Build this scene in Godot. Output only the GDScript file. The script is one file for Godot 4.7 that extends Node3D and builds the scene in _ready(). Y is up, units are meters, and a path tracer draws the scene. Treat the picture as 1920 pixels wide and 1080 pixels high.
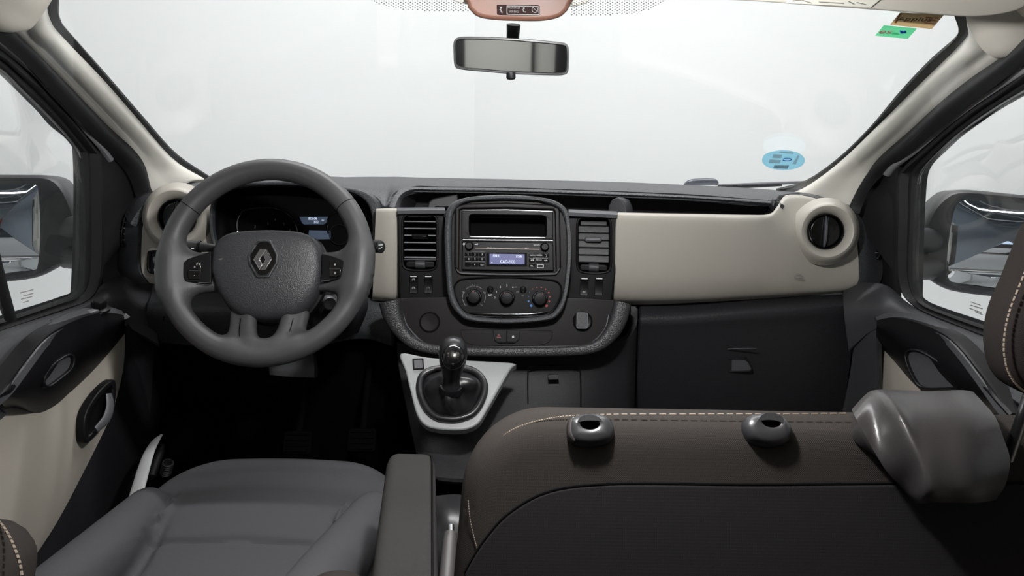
extends Node3D
# Cab of a van seen from between the front seats, parked in a white studio bay.

const F := 1400.0
const PITCH := 12.5
const ROLL := 1.0
var eye := Vector3(0, 1.14, 0)
var cb: Basis
var M := {}

func _ready() -> void:
	# ---- camera, sky, lights, exposure -------------------------------------------------
	cb = Basis(Vector3.RIGHT, deg_to_rad(-PITCH)) * Basis(Vector3.BACK, deg_to_rad(ROLL))
	var cam := Camera3D.new()
	cam.name = "camera"
	cam.transform = Transform3D(cb, eye)
	cam.fov = rad_to_deg(2.0 * atan(540.0 / F))
	cam.near = 0.02
	cam.far = 100.0
	add_child(cam)
	cam.current = true
	var we := WorldEnvironment.new()
	we.name = "surroundings"
	var env := Environment.new()
	env.background_mode = Environment.BG_COLOR
	env.background_color = Color(1, 1, 1)
	env.background_energy_multiplier = SKY
	env.tonemap_mode = Environment.TONE_MAPPER_LINEAR
	env.tonemap_exposure = EXPOSURE
	env.sdfgi_enabled = true
	env.ssao_enabled = true
	env.ssil_enabled = true
	we.environment = env
	add_child(we)
	lamp("unseen_studio_lamp", Vector3(0.25, 3.4, -2.35), Vector2(3.0, 0.16), LAMP_UNSEEN_FRONT, "long strip lamp out of view over the front of the van, placed to light the cab through the windscreen")  # out of view; placed to light the cab from above the windscreen
	dome("unseen_dome_lamp", Vector3(0.03, 1.33, -0.70), LAMP_UNSEEN_DOME, "unseen round dome lamp in the roof, out of view, placed to light the dashboard and seats")  # out of view; placed to light dashboard, wheel and seats from the roof
	lamp("added_cargo_lamp", Vector3(0.0, 1.335, 2.1), Vector2(0.6, 0.10), LAMP_CARGO_FILL, "added fill lamp under the roof at the back of the van, brightening what the interior mirror shows")  # added fill: brightens the back wall for the interior mirror
	lamp("unseen_hall_lamp", Vector3(0.0, 4.2, 7.0), Vector2(9.0, 0.3), LAMP_UNSEEN_HALL, "long lamp out of direct view in the hall behind the van, placed to light what the door mirrors show")  # out of direct view; placed to light the hall for the door mirrors
	materials()
	studio()
	shell()
	doors()
	dashboard()
	centre_stack()
	steering_wheel()
	lower_cab()
	seats()
	roof_things()
	stickers()

const EXPOSURE := 1.0
const LAMP_UNSEEN_FRONT := 11.5
const LAMP_UNSEEN_DOME := 0.78
const LAMP_CARGO_FILL := 0.9
const LAMP_UNSEEN_HALL := 22.0
const SKY := 0.50

func lamp(called: String, at: Vector3, size: Vector2, energy: float, label: String) -> void:
	var l := AreaLight3D.new()
	l.name = called + "_light"
	l.area_size = size
	l.light_energy = energy
	l.area_range = 30.0
	l.area_attenuation = 2.0
	l.shadow_enabled = true
	l.transform = Transform3D(Basis(Vector3.RIGHT, -PI / 2), at - Vector3(0, 0.03, 0))
	add_child(l)
	var t := thing(called, label, "lamp", at)
	var b := MB.new()
	box(b, at, Vector3(size.x, 0.04, size.y), 0.008)
	part(t, "tube", b, glow(Color(1, 1, 1), 1.2))
	b = MB.new()
	box(b, at + Vector3(0, 0.05, 0), Vector3(size.x + 0.04, 0.05, size.y + 0.04), 0.008)
	part(t, "housing", b, flat(Color(0.85, 0.85, 0.85), 0.5))

func dome(called: String, at: Vector3, energy: float, label: String) -> void:
	var l := OmniLight3D.new()
	l.name = called + "_light"
	l.light_energy = energy
	l.light_size = 0.03
	l.omni_range = 30.0
	l.omni_attenuation = 2.0
	l.shadow_enabled = true
	l.position = at - Vector3(0, 0.035, 0)
	add_child(l)
	var t := thing(called, label, "lamp", at)
	var down := Transform3D(Basis(Vector3.RIGHT, PI / 2), at)
	var b := MB.new()
	lathe(b, down, [[0.0, 0.0], [0.05, 0.0], [0.05, 0.008], [0.04, 0.016], [0.02, 0.02], [0.0, 0.021]], 28)
	part(t, "lens", b, glow(Color(1, 0.99, 0.97), 1.2))
	b = MB.new()
	lathe(b, down, [[0.05, -0.01], [0.06, -0.01], [0.06, 0.004], [0.055, 0.008], [0.05, 0.008], [0.05, -0.01]], 28)
	part(t, "ring", b, flat(Color(0.8, 0.8, 0.78), 0.5))
	b = MB.new()                                                     # added lip that keeps the unseen lamp off the roof console
	box(b, at + Vector3(0, -0.022, -0.060), Vector3(0.062, 0.052, 0.005), 0.002)
	part(t, "added_glare_lip", b, flat(Color(0.8, 0.8, 0.78), 0.5))

# ---- from a pixel of the 1920 x 1080 frame to a point ------------------------------------
func ray(x: float, y: float) -> Vector3:
	return cb * Vector3((x - 960.0) / F, (540.0 - y) / F, -1.0)

func P(x: float, y: float, d: float) -> Vector3:      # on the plane z = -d
	var r := ray(x, y)
	return eye + r * (-d / r.z)

func PX(x: float, y: float, wx: float) -> Vector3:    # on the plane x = wx
	var r := ray(x, y)
	return eye + r * (wx / r.x)

func PY(x: float, y: float, h: float) -> Vector3:     # at the height h
	var r := ray(x, y)
	return eye + r * ((h - eye.y) / r.y)

func pts(a: Array) -> PackedVector3Array:             # [[x, y, depth], ...]
	var o := PackedVector3Array()
	for q in a:
		o.append(P(q[0], q[1], q[2]))
	return o

func ptx(a: Array) -> PackedVector3Array:             # [[x, y, world x], ...]
	var o := PackedVector3Array()
	for q in a:
		o.append(PX(q[0], q[1], q[2]))
	return o

func frame(at: Vector3, n: Vector3, up := Vector3.UP) -> Transform3D:
	var z := n.normalized()
	var x := up.cross(z).normalized()
	return Transform3D(Basis(x, z.cross(x), z), at)

func on(fr: Transform3D, x: float, y: float) -> Vector2:   # where a pixel's ray meets a frame's plane
	var r := ray(x, y)
	var k := fr.basis.z.dot(fr.origin - eye) / fr.basis.z.dot(r)
	var q: Vector3 = fr.affine_inverse() * (eye + r * k)
	return Vector2(q.x, q.y)

func pp(fr: Transform3D, a: Array) -> PackedVector2Array:
	var o := PackedVector2Array()
	for q in a:
		o.append(on(fr, q[0], q[1]))
	return o

func off(fr: Transform3D, x: float, y: float, z := 0.0) -> Transform3D:   # the frame moved to a pixel
	var q := on(fr, x, y)
	return Transform3D(fr.basis, fr * Vector3(q.x, q.y, z))

# ---- curves -------------------------------------------------------------------------------
func cr(p0, p1, p2, p3, t: float):
	return 0.5 * (2.0 * p1 + (p2 - p0) * t + (2.0 * p0 - 5.0 * p1 + 4.0 * p2 - p3) * t * t + (3.0 * p1 - p0 - 3.0 * p2 + p3) * t * t * t)

func along(a, u: float):
	var n: int = a.size() - 1
	if n == 0:
		return a[0]
	var s: float = clampf(u, 0.0, 1.0) * n
	var i: int = mini(int(s), n - 1)
	var b = a[i - 1] if i > 0 else 2.0 * a[0] - a[1]
	var e = a[i + 2] if i + 2 <= n else 2.0 * a[n] - a[n - 1]
	return cr(b, a[i], a[i + 1], e, s - i)

func curve3(a: PackedVector3Array, n: int) -> PackedVector3Array:
	var o := PackedVector3Array()
	for i in n + 1:
		o.append(along(a, float(i) / n))
	return o

func closed2(a: PackedVector2Array, k: int) -> PackedVector2Array:   # smooth closed outline
	var o := PackedVector2Array()
	var n := a.size()
	for i in n:
		for j in k:
			o.append(cr(a[(i + n - 1) % n], a[i], a[(i + 1) % n], a[(i + 2) % n], float(j) / k))
	return o

func resample(a: PackedVector2Array, n: int) -> PackedVector2Array:  # closed, by arc length, from where the outline crosses +x
	var c := Vector2.ZERO
	for p in a:
		c += p / a.size()
	var total := 0.0
	for i in a.size():
		total += a[i].distance_to(a[(i + 1) % a.size()])
	var start := 0
	for i in a.size():
		if absf((a[i] - c).angle()) < absf((a[start] - c).angle()):
			start = i
	var o := PackedVector2Array()
	var i := start
	var left := 0.0
	var step := total / n
	var walked := 0.0
	for k in n:
		var want := k * step
		while walked + a[i % a.size()].distance_to(a[(i + 1) % a.size()]) < want and i < start + 2 * a.size():
			walked += a[i % a.size()].distance_to(a[(i + 1) % a.size()])
			i += 1
		var d := a[i % a.size()].distance_to(a[(i + 1) % a.size()])
		o.append(a[i % a.size()].lerp(a[(i + 1) % a.size()], (want - walked) / maxf(d, 1e-9)))
	return o

func ccw(a: PackedVector2Array) -> PackedVector2Array:
	if area2(a) < 0.0:
		var b := a.duplicate()
		b.reverse()
		return b
	return a

func area2(a: PackedVector2Array) -> float:
	var s := 0.0
	for i in a.size():
		s += a[i].cross(a[(i + 1) % a.size()])
	return s

func inset(a: PackedVector2Array, d: float) -> PackedVector2Array:   # d > 0 shrinks the outline
	var o := PackedVector2Array()
	var n := a.size()
	var sg := signf(area2(a))
	for i in n:
		var e0 := (a[i] - a[(i + n - 1) % n]).normalized()
		var e1 := (a[(i + 1) % n] - a[i]).normalized()
		var n0 := Vector2(-e0.y, e0.x) * sg
		var q := n0 + Vector2(-e1.y, e1.x) * sg
		if q.length() < 0.3:
			o.append(a[i])
			continue
		q = q.normalized()
		o.append(a[i] + q * (d * clampf(1.0 / maxf(q.dot(n0), 0.4), 1.0, 2.0)))
	return o

func rrect(w: float, h: float, r: float, n := 4) -> PackedVector2Array:
	var o := PackedVector2Array()
	for c in 4:
		var s := Vector2([1, -1, -1, 1][c] * (w / 2 - r), [1, 1, -1, -1][c] * (h / 2 - r))
		for i in n + 1:
			var a := (c + float(i) / n) * PI / 2
			o.append(s + Vector2(cos(a), sin(a)) * r)
	return o

func ngon(rx: float, ry: float, n: int) -> PackedVector2Array:
	var o := PackedVector2Array()
	for i in n:
		o.append(Vector2(cos(TAU * i / n) * rx, sin(TAU * i / n) * ry))
	return o

# ---- meshes -------------------------------------------------------------------------------
class MB:
	var v := PackedVector3Array()
	var t := PackedInt32Array()
	var parts := [0]                 # where each closed shell begins in t, so that each is turned outwards
	var crease := 40.0

	func tri(a: int, b: int, c: int) -> void:
		t.append(a); t.append(b); t.append(c)

	func quad(a: int, b: int, c: int, d: int) -> void:
		t.append(a); t.append(b); t.append(c)
		t.append(a); t.append(c); t.append(d)

	func close() -> void:            # end of one closed shell
		var from: int = parts[-1]
		var vol := 0.0
		if t.size() > from:
			var o := v[t[from]]
			for i in range(from, t.size(), 3):
				vol += (v[t[i]] - o).dot((v[t[i + 1]] - o).cross(v[t[i + 2]] - o))
			if vol < 0.0:
				for i in range(from, t.size(), 3):
					var k := t[i + 1]
					t[i + 1] = t[i + 2]
					t[i + 2] = k
		parts.append(t.size())

	func mesh(o: Vector3) -> ArrayMesh:
		if parts[-1] != t.size():
			close()
		var nt := t.size() / 3
		var fn := PackedVector3Array()
		fn.resize(nt)
		for i in nt:
			fn[i] = (v[t[3 * i + 1]] - v[t[3 * i]]).cross(v[t[3 * i + 2]] - v[t[3 * i]])
		var arr := []
		arr.resize(Mesh.ARRAY_MAX)
		if crease >= 179.0:
			var vn := PackedVector3Array()
			vn.resize(v.size())
			for i in nt:
				for k in 3:
					vn[t[3 * i + k]] += fn[i]
			var ov := PackedVector3Array()
			ov.resize(v.size())
			for i in v.size():
				vn[i] = vn[i].normalized()
				ov[i] = v[i] - o
			var oi := PackedInt32Array()
			oi.resize(t.size())
			for i in nt:
				oi[3 * i] = t[3 * i]
				oi[3 * i + 1] = t[3 * i + 2]
				oi[3 * i + 2] = t[3 * i + 1]
			arr[Mesh.ARRAY_VERTEX] = ov
			arr[Mesh.ARRAY_NORMAL] = vn
			arr[Mesh.ARRAY_INDEX] = oi
		else:
			var un := PackedVector3Array()
			un.resize(nt)
			for i in nt:
				un[i] = fn[i].normalized()
			var cnt := PackedInt32Array()
			cnt.resize(v.size() + 1)
			for x in t:
				cnt[x + 1] += 1
			for i in v.size():
				cnt[i + 1] += cnt[i]
			var fill := cnt.duplicate()
			var adj := PackedInt32Array()
			adj.resize(t.size())
			for i in t.size():
				adj[fill[t[i]]] = i / 3
				fill[t[i]] += 1
			var lim := cos(deg_to_rad(crease))
			var ov := PackedVector3Array()
			var on := PackedVector3Array()
			ov.resize(t.size())
			on.resize(t.size())
			for i in nt:
				for k in 3:
					var s := Vector3.ZERO
					var w := t[3 * i + k]
					for j in range(cnt[w], cnt[w + 1]):
						if un[adj[j]].dot(un[i]) >= lim:
							s += fn[adj[j]]
					var to: int = 3 * i + [0, 2, 1][k]
					ov[to] = v[w] - o
					on[to] = s.normalized() if s.length_squared() > 0.0 else un[i]
			arr[Mesh.ARRAY_VERTEX] = ov
			arr[Mesh.ARRAY_NORMAL] = on
		var m := ArrayMesh.new()
		m.add_surface_from_arrays(Mesh.PRIMITIVE_TRIANGLES, arr)
		return m

	func base() -> Vector3:
		if v.is_empty():
			return Vector3.ZERO
		var a := AABB(v[0], Vector3.ZERO)
		for p in v:
			a = a.expand(p)
		return Vector3(a.position.x + a.size.x / 2, a.position.y, a.position.z + a.size.z / 2)

func loft(b: MB, rings: Array, caps := true, around := false) -> void:   # closed rings of one count; around: the last ring joins the first
	var s := b.v.size()
	var n: int = rings[0].size()
	for r in rings:
		b.v.append_array(r)
	var m := rings.size()
	for i in (m if around else m - 1):
		var i2 := (i + 1) % m
		for j in n:
			var j2 := (j + 1) % n
			b.quad(s + i * n + j, s + i * n + j2, s + i2 * n + j2, s + i2 * n + j)
	if caps and not around:
		for e in 2:
			var ring: PackedVector3Array = rings[0] if e == 0 else rings[m - 1]
			var c := Vector3.ZERO
			for p in ring:
				c += p / n
			var k := b.v.size()
			b.v.append(c)
			var at := s if e == 0 else s + (m - 1) * n
			for j in n:
				if e == 0:
					b.tri(k, at + (j + 1) % n, at + j)
				else:
					b.tri(k, at + j, at + (j + 1) % n)
	b.close()

func lift(fr: Transform3D, a: PackedVector2Array, z: float) -> PackedVector3Array:
	var o := PackedVector3Array()
	for p in a:
		o.append(fr * Vector3(p.x, p.y, z))
	return o

func prism(b: MB, fr: Transform3D, poly: PackedVector2Array, z0: float, z1: float, bevel := 0.0) -> void:
	# any simple outline from z0 (back) to z1 (front), its front edge rounded
	var rings := [poly]
	var zs := [z0]
	if bevel > 0.0:
		for k in 4:
			var a := k * PI / 6
			rings.append(inset(poly, bevel * (1.0 - cos(a))))
			zs.append(z1 - bevel + bevel * sin(a))
	else:
		rings.append(poly)
		zs.append(z1)
	var s := b.v.size()
	var n := poly.size()
	for i in rings.size():
		b.v.append_array(lift(fr, rings[i], zs[i]))
	for i in rings.size() - 1:
		for j in n:
			var j2 := (j + 1) % n
			b.quad(s + i * n + j, s + i * n + j2, s + (i + 1) * n + j2, s + (i + 1) * n + j)
	var turn := area2(poly) > 0.0
	for e in 2:
		var at := s + (rings.size() - 1) * n * e
		var tr := Geometry2D.triangulate_polygon(rings[-1] if e else poly)
		if tr.is_empty():
			tr = Geometry2D.triangulate_polygon(poly)
		for i in range(0, tr.size(), 3):
			var a := tr[i]
			var c := tr[i + 1]
			var d := tr[i + 2]
			var q: PackedVector2Array = poly
			var up := (q[c] - q[a]).cross(q[d] - q[a]) > 0.0
			if (up == turn) == (e == 1):
				b.tri(at + a, at + c, at + d)
			else:
				b.tri(at + a, at + d, at + c)
	b.close()

func ringplate(b: MB, fr: Transform3D, outer: PackedVector2Array, inner: PackedVector2Array, z0: float, z1: float, bevel := 0.0, n := 64, zin := 0.0) -> void:
	# a frame with a hole; zin lifts the inner edge
	var o := resample(ccw(outer), n)
	var i := resample(ccw(inner), n)
	var rs := [lift(fr, o, z0)]
	if bevel > 0.0:
		for k in 4:
			var a := k * PI / 6
			rs.append(lift(fr, inset(o, bevel * (1.0 - cos(a))), z1 - bevel + bevel * sin(a)))
		for k in 4:
			var a := (3 - k) * PI / 6
			rs.append(lift(fr, inset(i, -bevel * (1.0 - cos(a))), z1 + zin - bevel + bevel * sin(a)))
	else:
		rs.append(lift(fr, o, z1))
		rs.append(lift(fr, i, z1 + zin))
	rs.append(lift(fr, i, z0))
	loft(b, rs, false, true)

func lathe(b: MB, fr: Transform3D, prof: Array, n := 32, oval := 1.0) -> void:   # [[radius, z], ...]; a closed loop if it does not start and end on the axis
	var rs := []
	for q in prof:
		rs.append(lift(fr, ngon(maxf(q[0], 1e-5), maxf(q[0], 1e-5) * oval, n), q[1]))
	var open: bool = prof[0][0] > 1e-4 and prof[-1][0] > 1e-4 and prof[0] == prof[-1]
	if open:
		rs.pop_back()
	loft(b, rs, not open, open)

func sweep(b: MB, path: PackedVector3Array, sec: PackedVector2Array, up: Vector3, scale := [], around := false) -> void:
	# sec.x runs along the side, sec.y along up
	var rs := []
	var n := path.size()
	for i in n:
		var a := path[(i + n - 1) % n] if around else path[maxi(i - 1, 0)]
		var c := path[(i + 1) % n] if around else path[mini(i + 1, n - 1)]
		var t := (c - a).normalized()
		var sd := t.cross(up).normalized()
		var u := sd.cross(t).normalized()
		var k: float = along(PackedFloat32Array(scale), float(i) / (n - 1)) if scale.size() else 1.0
		var r := PackedVector3Array()
		for p in sec:
			r.append(path[i] + sd * p.x * k + u * p.y * k)
		rs.append(r)
	loft(b, rs, true, around)

func tube(b: MB, path: PackedVector3Array, r: float, n := 10, scale := [], around := false) -> void:
	var d := (path[-1] - path[0]).normalized()
	sweep(b, path, ngon(r, r, n), Vector3(0.13, 0.97, 0.2) if absf(d.y) < 0.8 else Vector3(0.97, 0.1, 0.2), scale, around)

func box(b: MB, c: Vector3, s: Vector3, bevel := 0.0, basis := Basis()) -> void:
	var r := minf(bevel, minf(s.x, minf(s.y, s.z)) * 0.49)
	var fr := Transform3D(basis, c)
	if r <= 0.0:
		prism(b, fr, PackedVector2Array([Vector2(-s.x, -s.y) / 2, Vector2(s.x, -s.y) / 2, Vector2(s.x, s.y) / 2, Vector2(-s.x, s.y) / 2]), -s.z / 2, s.z / 2)
		return
	var rs := []
	for e in 2:
		for k in 4:
			var a := (k if e == 0 else 3 - k) * PI / 6
			rs.append(lift(fr, rrect(s.x - 2 * r * (1 - sin(a)), s.y - 2 * r * (1 - sin(a)), maxf(r * sin(a), 1e-5), 3), (-s.z / 2 + r - r * cos(a)) if e == 0 else (s.z / 2 - r + r * cos(a))))
	loft(b, rs)

func patch(b: MB, rows: Array, nu: int, nv: int, th: float, lip := 0.0, bulge := 0.0) -> void:
	# a smooth sheet through rows of points, with thickness on the side away from the eye; lip rounds its rim, bulge swells it
	var us := [0.0]
	var vs := [0.0]
	if lip > 0.0:
		us.append(0.15 / nu); vs.append(0.15 / nv)
	for i in range(1, nu):
		us.append(float(i) / nu)
	for i in range(1, nv):
		vs.append(float(i) / nv)
	if lip > 0.0:
		us.append(1.0 - 0.15 / nu); vs.append(1.0 - 0.15 / nv)
	us.append(1.0); vs.append(1.0)
	var w := us.size()
	var h := vs.size()
	var g := PackedVector3Array()
	for y in h:
		for x in w:
			var col := PackedVector3Array()
			for r in rows:
				col.append(along(r, us[x]))
			g.append(along(col, vs[y]))
	var nn := PackedVector3Array()
	var mid := Vector3.ZERO
	var c := Vector3.ZERO
	for y in h:
		for x in w:
			var dx := g[y * w + mini(x + 1, w - 1)] - g[y * w + maxi(x - 1, 0)]
			var dy := g[mini(y + 1, h - 1) * w + x] - g[maxi(y - 1, 0) * w + x]
			var q := dx.cross(dy).normalized()
			nn.append(q)
			mid += q
			c += g[y * w + x] / (w * h)
	var sg := 1.0 if mid.dot(eye - c) > 0.0 else -1.0
	var s := b.v.size()
	for y in h:
		for x in w:
			var q := nn[y * w + x] * sg
			var edge := x == 0 or y == 0 or x == w - 1 or y == h - 1
			b.v.append(g[y * w + x] + q * (bulge * sin(PI * us[x]) * sin(PI * vs[y]) - (lip if edge else 0.0)))
	for y in h:
		for x in w:
			b.v.append(g[y * w + x] - nn[y * w + x] * sg * th)
	var k := w * h
	for y in h - 1:
		for x in w - 1:
			var a := s + y * w + x
			b.quad(a, a + 1, a + w + 1, a + w)
			b.quad(a + k, a + k + w, a + k + w + 1, a + k + 1)
	for x in w - 1:
		var a := s + x
		b.quad(a, a + k, a + k + 1, a + 1)
		a = s + (h - 1) * w + x
		b.quad(a, a + 1, a + 1 + k, a + k)
	for y in h - 1:
		var a := s + y * w
		b.quad(a, a + w, a + w + k, a + k)
		a = s + y * w + w - 1
		b.quad(a, a + k, a + k + w, a + w)
	b.close()

func strip(b: MB, ea: PackedVector3Array, eb: PackedVector3Array, prof: Array, nu: int, nv: int, th: float, lip := 0.0) -> void:
	# between two edges; prof lists how far the sheet stands out, from edge a to edge b
	var rows := []
	var n := nu
	for k in prof.size():
		rows.append(PackedVector3Array())
	for i in n + 1:
		var u := float(i) / n
		var a: Vector3 = along(ea, u)
		var c: Vector3 = along(eb, u)
		var a2: Vector3 = along(ea, minf(u + 0.02, 1.0))
		var a1: Vector3 = along(ea, maxf(u - 0.02, 0.0))
		var q := (a2 - a1).cross(c - a).normalized()
		if q.dot(eye - a) < 0.0:
			q = -q
		for k in prof.size():
			rows[k].append(a.lerp(c, float(k) / (prof.size() - 1)) + q * prof[k])
	patch(b, rows, nu, nv, th, lip)

func sdf(f: Callable, lo: Vector3, hi: Vector3, c: float) -> MB:       # surface nets
	var b := MB.new()
	b.crease = 180.0
	var B := 5
	var nb := Vector3i(ceili((hi.x - lo.x) / c / B), ceili((hi.y - lo.y) / c / B), ceili((hi.z - lo.z) / c / B))
	var n := nb * B + Vector3i.ONE
	var val := PackedFloat32Array()
	val.resize(n.x * n.y * n.z)
	val.fill(1e3)
	var act := []
	var far := B * c * 1.15 + c
	for bz in nb.z:
		for by in nb.y:
			for bx in nb.x:
				var ce := lo + Vector3(bx + 0.5, by + 0.5, bz + 0.5) * (B * c)
				if absf(f.call(ce)) > far:
					continue
				act.append(Vector3i(bx, by, bz) * B)
				for k in B + 1:
					for j in B + 1:
						var row := ((bz * B + k) * n.y + by * B + j) * n.x + bx * B
						for i in B + 1:
							if val[row + i] > 999.0:
								val[row + i] = f.call(lo + Vector3(bx * B + i, by * B + j, bz * B + k) * c)
	var vid := PackedInt32Array()
	vid.resize(val.size())
	vid.fill(-1)
	var sy := n.x
	var sz := n.x * n.y
	var eo := [[0, 1], [2, 3], [4, 5], [6, 7], [0, 2], [1, 3], [4, 6], [5, 7], [0, 4], [1, 5], [2, 6], [3, 7]]
	var co := PackedInt32Array([0, 1, sy, sy + 1, sz, sz + 1, sz + sy, sz + sy + 1])
	var cp := [Vector3(0, 0, 0), Vector3(1, 0, 0), Vector3(0, 1, 0), Vector3(1, 1, 0), Vector3(0, 0, 1), Vector3(1, 0, 1), Vector3(0, 1, 1), Vector3(1, 1, 1)]
	for a in act:
		for k in B:
			for j in B:
				for i in B:
					var at: int = ((a.z + k) * n.y + a.y + j) * n.x + a.x + i
					var neg := 0
					for q in 8:
						if val[at + co[q]] < 0.0:
							neg += 1
					if neg == 0 or neg == 8:
						continue
					var s := Vector3.ZERO
					var m := 0
					for e in eo:
						var d0 := val[at + co[e[0]]]
						var d1 := val[at + co[e[1]]]
						if (d0 < 0.0) != (d1 < 0.0):
							s += (cp[e[0]] as Vector3).lerp(cp[e[1]], d0 / (d0 - d1))
							m += 1
					vid[at] = b.v.size()
					b.v.append(lo + (Vector3(a.x + i, a.y + j, a.z + k) + s / m) * c)
	for a in act:
		for k in B:
			for j in B:
				for i in B:
					var at: int = ((a.z + k) * n.y + a.y + j) * n.x + a.x + i
					var neg := val[at] < 0.0
					for ax in 3:
						var st: int = [1, sy, sz][ax]
						var p: int = [sy, sz, 1][ax]
						var q: int = [sz, 1, sy][ax]
						if (val[at + st] < 0.0) == neg or at - p - q < 0:
							continue
						var v0 := vid[at]
						var v1 := vid[at - p]
						var v2 := vid[at - p - q]
						var v3 := vid[at - q]
						if v0 < 0 or v1 < 0 or v2 < 0 or v3 < 0:
							continue
						if neg:
							b.quad(v0, v1, v2, v3)
						else:
							b.quad(v3, v2, v1, v0)
	b.close()
	return b

static func smin(a: float, c: float, k: float) -> float:
	var h := maxf(k - absf(a - c), 0.0) / k
	return minf(a, c) - h * h * k * 0.25

static func sd_box(p: Vector3, h: Vector3, r: float) -> float:
	var q := p.abs() - h + Vector3(r, r, r)
	return Vector3(maxf(q.x, 0), maxf(q.y, 0), maxf(q.z, 0)).length() + minf(maxf(q.x, maxf(q.y, q.z)), 0.0) - r

static func sd_cap(p: Vector3, a: Vector3, b: Vector3, r0: float, r1: float) -> float:
	var t := clampf((p - a).dot(b - a) / (b - a).length_squared(), 0.0, 1.0)
	return (p - a.lerp(b, t)).length() - lerpf(r0, r1, t)

static func sd_rr(x: float, y: float, hx: float, hy: float, r: float) -> float:
	var qx := absf(x) - hx + r
	var qy := absf(y) - hy + r
	return Vector2(maxf(qx, 0), maxf(qy, 0)).length() + minf(maxf(qx, qy), 0.0) - r

static func extr(d2: float, z: float, h: float, r: float) -> float:
	var a := d2 + r
	var c := absf(z) - h + r
	return minf(maxf(a, c), 0.0) + Vector2(maxf(a, 0), maxf(c, 0)).length() - r

# ---- things and parts ---------------------------------------------------------------------
var used := {}

func numbered(called: String) -> String:
	used[called] = used.get(called, -1) + 1
	return called if used[called] == 0 else "%s_%03d" % [called, used[called]]

func tag(o: Node3D, label: String, category: String, group := "") -> Node3D:
	o.set_meta("label", label)
	o.set_meta("category", category)
	if group:
		o.set_meta("group", group)
	return o

func thing(called: String, label: String, category: String, at: Vector3, group := "") -> Node3D:
	var o := Node3D.new()
	o.name = numbered(called)
	o.position = at
	add_child(o)
	tag(o, label, category, group)
	return o

func part(par: Node3D, called: String, b: MB, m: Material, kind := "", label := "") -> MeshInstance3D:
	var o := MeshInstance3D.new()
	o.name = called
	var where := Vector3.ZERO
	if par == self:
		where = b.base()
		o.name = numbered(called)
		o.position = where
	else:
		var q: Node = par
		while q != self:
			where += q.position
			q = q.get_parent()
	o.mesh = b.mesh(where)
	o.material_override = m
	o.cast_shadow = GeometryInstance3D.SHADOW_CASTING_SETTING_ON
	if kind:
		o.set_meta("kind", kind)
	if label:
		o.set_meta("label", label)
	par.add_child(o, true)
	return o

func struct(called: String, b: MB, m: Material) -> MeshInstance3D:
	return part(self, called, b, m, "structure")

func txt(par: Node3D, s: String, fr: Transform3D, cap: float, m: Material, squeeze := 1.0, called := "lettering", left := false) -> void:
	var t := TextMesh.new()
	var f := SystemFont.new()
	f.font_names = PackedStringArray(["Droid Sans"])
	t.font = f
	t.text = s
	t.font_size = 32
	t.pixel_size = cap / 23.0
	t.depth = 0.0003
	t.curve_step = 1.0
	if left:
		t.horizontal_alignment = HORIZONTAL_ALIGNMENT_LEFT
	var o := MeshInstance3D.new()
	o.name = called
	o.mesh = t
	o.material_override = m
	var where := Vector3.ZERO
	var q: Node = par
	while q != self:
		where += q.position
		q = q.get_parent()
	o.transform = Transform3D(fr.basis.scaled_local(Vector3(squeeze, 1, 1)), fr.origin - where)
	par.add_child(o, true)

func plate(par: Node3D, called: String, fr: Transform3D, px: Array, z0: float, z1: float, bevel: float, m: Material, soft := 0, label := "") -> MeshInstance3D:
	var b := MB.new()
	var poly := pp(fr, px)
	if soft:
		poly = closed2(poly, soft)
	prism(b, fr, poly, z0, z1, bevel)
	return part(par, called, b, m, "", label)

# ---- materials ----------------------------------------------------------------------------
func flat(c: Color, rough: float, metal := 0.0, spec := 0.5) -> StandardMaterial3D:
	var m := StandardMaterial3D.new()
	m.albedo_color = c
	m.roughness = rough
	m.metallic = metal
	m.metallic_specular = spec
	return m

func glow(c: Color, e: float) -> StandardMaterial3D:
	var m := flat(Color(0.02, 0.02, 0.02), 0.4)
	m.emission_enabled = true
	m.emission = c
	m.emission_energy_multiplier = e
	return m

func grained(c: Color, rough: float, tex: Texture2D, scale: float, depth: float, spec := 0.5) -> StandardMaterial3D:
	var m := flat(c, rough, 0.0, spec)
	m.normal_enabled = true
	m.normal_texture = tex
	m.normal_scale = depth
	m.uv1_triplanar = true
	m.uv1_world_triplanar = true
	m.uv1_scale = Vector3.ONE * scale
	return m

func noise(kind: int, freq: float, seed_: int, normal: bool, strength := 4.0, oct := 3, ramp: Gradient = null) -> NoiseTexture2D:
	var n := FastNoiseLite.new()
	n.noise_type = kind
	n.frequency = freq
	n.seed = seed_
	n.fractal_octaves = oct
	var t := NoiseTexture2D.new()
	t.width = 512
	t.height = 512
	t.seamless = true
	t.noise = n
	t.as_normal_map = normal
	t.bump_strength = strength
	if ramp:
		t.color_ramp = ramp
	return t

func ramp2(a: Color, c: Color) -> Gradient:
	var g := Gradient.new()
	g.set_color(0, a)
	g.set_color(1, c)
	return g

func weave() -> ImageTexture:                         # a fine diagonal twill
	var im := Image.create(128, 128, false, Image.FORMAT_RGBA8)
	for y in 128:
		for x in 128:
			var u := float(x) / 128.0 * TAU
			var w := float(y) / 128.0 * TAU
			var a := sin(8 * u + 8 * w) * 0.5 + 0.5
			var c := sin(16 * u) * 0.5 + 0.5
			var d := sin(8 * w * 2) * 0.5 + 0.5
			var h := 0.55 * a + 0.25 * c + 0.2 * d
			im.set_pixel(x, y, Color(h, h, h))
	im.bump_map_to_normal_map(4.0)
	return ImageTexture.create_from_image(im)

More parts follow.
